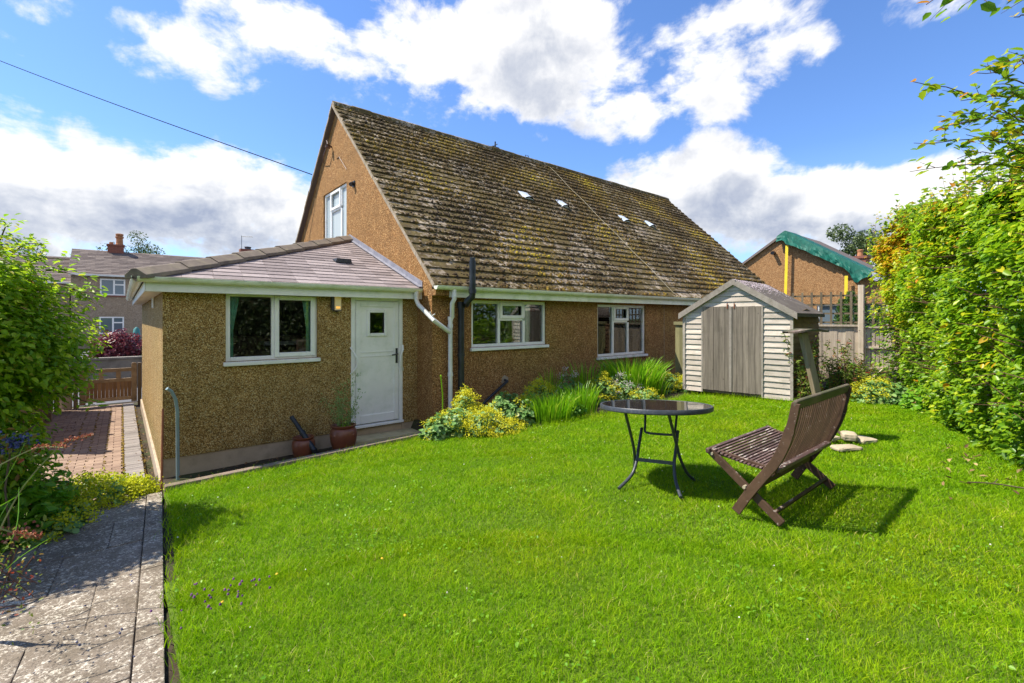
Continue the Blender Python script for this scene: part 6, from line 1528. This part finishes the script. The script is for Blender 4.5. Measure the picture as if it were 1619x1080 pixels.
def rowhouse(x0, x1, Y, ridge, eave, base, name, label, depth=7., wins=(), matw='pebble_far'):
    h = thing(name, label, 'house', ((x0 + x1) / 2, Y + 3, base), 'row houses beyond the road')
    m = MB(); hl = [w_[:4] for w_ in wins]
    wall_grid(m, (0, Y, 0), (1, 0, 0), (0, -1, 0), x0, x1, base, lambda a: eave, hl, thick=.2)
    for xx, n_ in ((x0, -1), (x1, 1)):
        wall_grid(m, (xx, 0, 0), (0, -n_ * -1, 0) if n_ > 0 else (0, -1, 0), (n_, 0, 0), (Y if n_ > 0 else -Y - depth), (Y + depth if n_ > 0 else -Y), base, lambda a: ridge - (ridge - eave) * abs(abs(a) - Y - depth / 2) / (depth / 2) - .03, [], splits=((Y + depth / 2) * (1 if n_ > 0 else -1),))
    m.build('wall', matw, h)
    m = MB(); v_ = Vector((0, depth / 2 + .3, (ridge - eave) * (1 + .6 / depth))); S_ = v_.length; v_.normalize(); n_ = Vector((0, -v_.z, v_.y)); rws = 18
    slope_tiles(m, lambda s: x0 - .15, lambda s: x1 + .15, (Vector((0, Y - .3, eave - .05)), Vector((1, 0, 0))), v_, n_, rws, S_ / rws, .9, .03)
    m.build('roof', 'far_tile', h)
    m = MB(); e = Vector((x0 - .15, Y + depth / 2, ridge)); m.hexa([(x0 - .15, Y + depth / 2, ridge - .05), (x1 + .15, Y + depth / 2, ridge - .05), (x1 + .15, Y + depth + .3, eave - .1), (x0 - .15, Y + depth + .3, eave - .1), (x0 - .15, Y + depth / 2, ridge + .05), (x1 + .15, Y + depth / 2, ridge + .05), (x1 + .15, Y + depth + .3, eave), (x0 - .15, Y + depth + .3, eave)]); m.build('rear_roof', 'far_tile', h)
    m = MB(); m.box((x0 - .1, Y - .36, eave - .12), (x1 + .1, Y - .26, eave - .0)); m.build('gutter', 'white_pipe', h); m = MB(); m.box((x0 - .1, Y - .26, eave - .10), (x1 + .1, Y - .003, eave - .06)); m.build('soffit', 'black_pipe', h)
    for (a, b, z0, z1, cut) in wins:
        wd = bpy.data.objects.new('window', None); COL.objects.link(wd); wd.parent = h; wd.location = Vector(((a + b) / 2, Y, z0)) - h.location
        m = MB(); frame_rect(m, (0, Y, 0), uF, nF, a, b, z0, z1, .09, -.08, -.01); xm = a + (b - a) * cut; m.box((xm - .05, Y + .01, z0 + .09), (xm + .05, Y + .08, z1 - .09)); m.box((xm + .05, Y + .012, z0 + (z1 - z0) * .62), (b - .09, Y + .078, z0 + (z1 - z0) * .62 + .09)); m.build('frame', 'white_pvc', wd)
        m = MB(); m.box((a + .02, Y + .04, z0 + .02), (b - .02, Y + .05, z1 - .02)); m.build('pane', 'sky_glass', wd)
        m = MB(); m.box((a - .06, Y - .08, z0 - .1), (b + .06, Y + .1, z0 - .01)); m.build('sill', 'brick', wd)
    return h
YH = 43.9
h1 = rowhouse(-2.65, 9, YH, 5.0, 3.07, -2.7, 'row_house', 'grey brown two storey house seen between shrub and extension', wins=((-1.16, .22, 1.64, 2.8, .55), (-1.2, .15, -1.1, .12, .55)))
m = MB(); a = onY(187, 400, YH + 3.5); b = onY(170, 404, YH + 3.5)
m.box((b.x, YH + 3.2, 4.5), (onY(196, 404, YH + 3.5).x, YH + 3.9, onY(187, 390, YH + 3.5).z)); m.box((b.x - .06, YH + 3.14, onY(187, 390, YH + 3.5).z), (onY(196, 404, YH + 3.5).x + .06, YH + 3.96, onY(187, 387.5, YH + 3.5).z)); m.build('chimney', 'brick', h1)
m = MB(); p = onY(189, 386, YH + 3.5); m.lathe((p.x, YH + 3.5, p.z - .08), [(.26, 0), (.22, .12), (.20, .5), (.26, .55), (.26, .65), (.18, .68), (.24, .72), (.24, .85), (.15, .88)], 12); q2 = onY(176, 386, YH + 3.5); m.lathe((q2.x, YH + 3.5, q2.z - .1), [(.16, 0), (.12, .25)], 10); m.build('chimney_pot', 'brick_pot', h1)
h0 = rowhouse(-14, -2.75, YH + .6, 4.4, 2.5, -2.7, 'row_house', 'lower row house roof left of the taller one behind shrub', wins=((-6.5, -5.1, 1.1, 2.3, .55), (-10, -8.6, 1.1, 2.3, .55), (-5, -3.6, -1.5, -.3, .5)))
p = at(222, 392, 62); tree((p.x, p.y, p.z - .6), -2.6, (2.6, 2.6, 1.9), 1900, 'sparse tree behind the row house roof', size=.22, mat='far_leaf')
p = at(4, 372, 40); tree((p.x, p.y, p.z - 2.5), -2.6, (2.5, 2.5, 2.6), 1800, 'tree top at the far left behind the big shrub', size=.26)
# aerial and chimney just above the hip tiles
p = at(390, 397, 46); ac = thing('chimney_aerial', 'small far chimney with television aerial above the hip tiles', 'chimney', (p.x, p.y, -2))
m = MB(); m.box((p.x - .6, p.y - .4, -2), (p.x + .6, p.y + .4, p.z + .15)); m.build('stack', 'brick', ac); m = MB(); m.lathe((p.x + .1, p.y, p.z + .15), [(.3, 0), (.26, .15), (.32, .25), (.1, .3)], 10); m.build('chimney_pot', 'dark_metal', ac)
m = MB(); a = at(382, 392, 46); R_ = Vector((SA, -CA, 0)); m.tube([a - Vector((0, 0, .6)), a + Vector((0, 0, 1.2))], .025, 5); m.tube([a + Vector((0, 0, 1.12)), a + Vector((0, 0, 1.05)) + R_ * 1.1], .02, 5)
for k in range(6): m.tube([a + Vector((0, .0, 1.1)) + R_ * (.1 + k * .18) - Vector((.12, .2, 0)), a + Vector((0, 0, 1.1)) + R_ * (.1 + k * .18) + Vector((.12, .2, 0))], .01, 4)
m.build('aerial', 'dark_metal', ac)
# overhead cable
e1 = Vector((XV + .1, YR + 3.0, zr(YR + 3.0) - .1)); e1 = onX(493, 276, XV - .03); e0 = at(0, 91, 16); e0 = e0 + (e0 - e1) * .6
pts = [e0.lerp(e1, i / 24) - Vector((0, 0, .12 * math.sin(math.pi * i / 24))) for i in range(25)]
m = MB(); m.tube(pts, .013, 6); tag(m.build('overhead_cable', 'wire'), 'thin black overhead cable running to the house gable', 'cable')
# debris on the lawn, right
q = gpt(1530, 768); m = MB(); m.tube(curve([q + Vector((0, 0, .03)), q + Vector((.10, -.14, .035)), q + Vector((.16, -.32, .03)), q + Vector((.19, -.5, .035))], 4), .006, 5); m.tube([q + Vector((.10, -.14, .03)), q + Vector((.22, -.16, .05))], .004, 4); tag(m.build('fallen_twig', 'bark'), 'thin bare twig fallen on the lawn near the hedge', 'twig')
P = np.array([tuple(gpt(random.uniform(1490, 1619), random.uniform(690, 800))) for k in range(46)]); P[:, 2] += .045
o = leaves('fallen_leaf', 'dead_leaf', P, rng.normal(0, .4, P.shape) + np.array([0, 0, 1.]), .05, rng.uniform(0, 1, len(P)), None, .6); stuff(o); tag(o, 'scattered fallen beech leaves on the grass by the hedge', 'leaves')
P = []
for k in range(260): x = random.uniform(.5, 3.6); P.append((x, random.uniform(5.95, 6.9), SZ(x) + .01))
for k in range(160): yy = random.uniform(6, 14.5); P.append((random.choice([.30, .26, -.7, -.9]) + random.gauss(0, .04), yy, BZ(yy) + .01))
P = np.array(P); o = leaves('leaf_litter', 'dead_leaf', P, rng.normal(0, .4, P.shape) + np.array([0, 0, 1.]), rng.uniform(.02, .045, len(P)), rng.uniform(0, .7, len(P)), None, .6); stuff(o); tag(o, 'brown leaf litter along the walls and sunken strip', 'leaves')
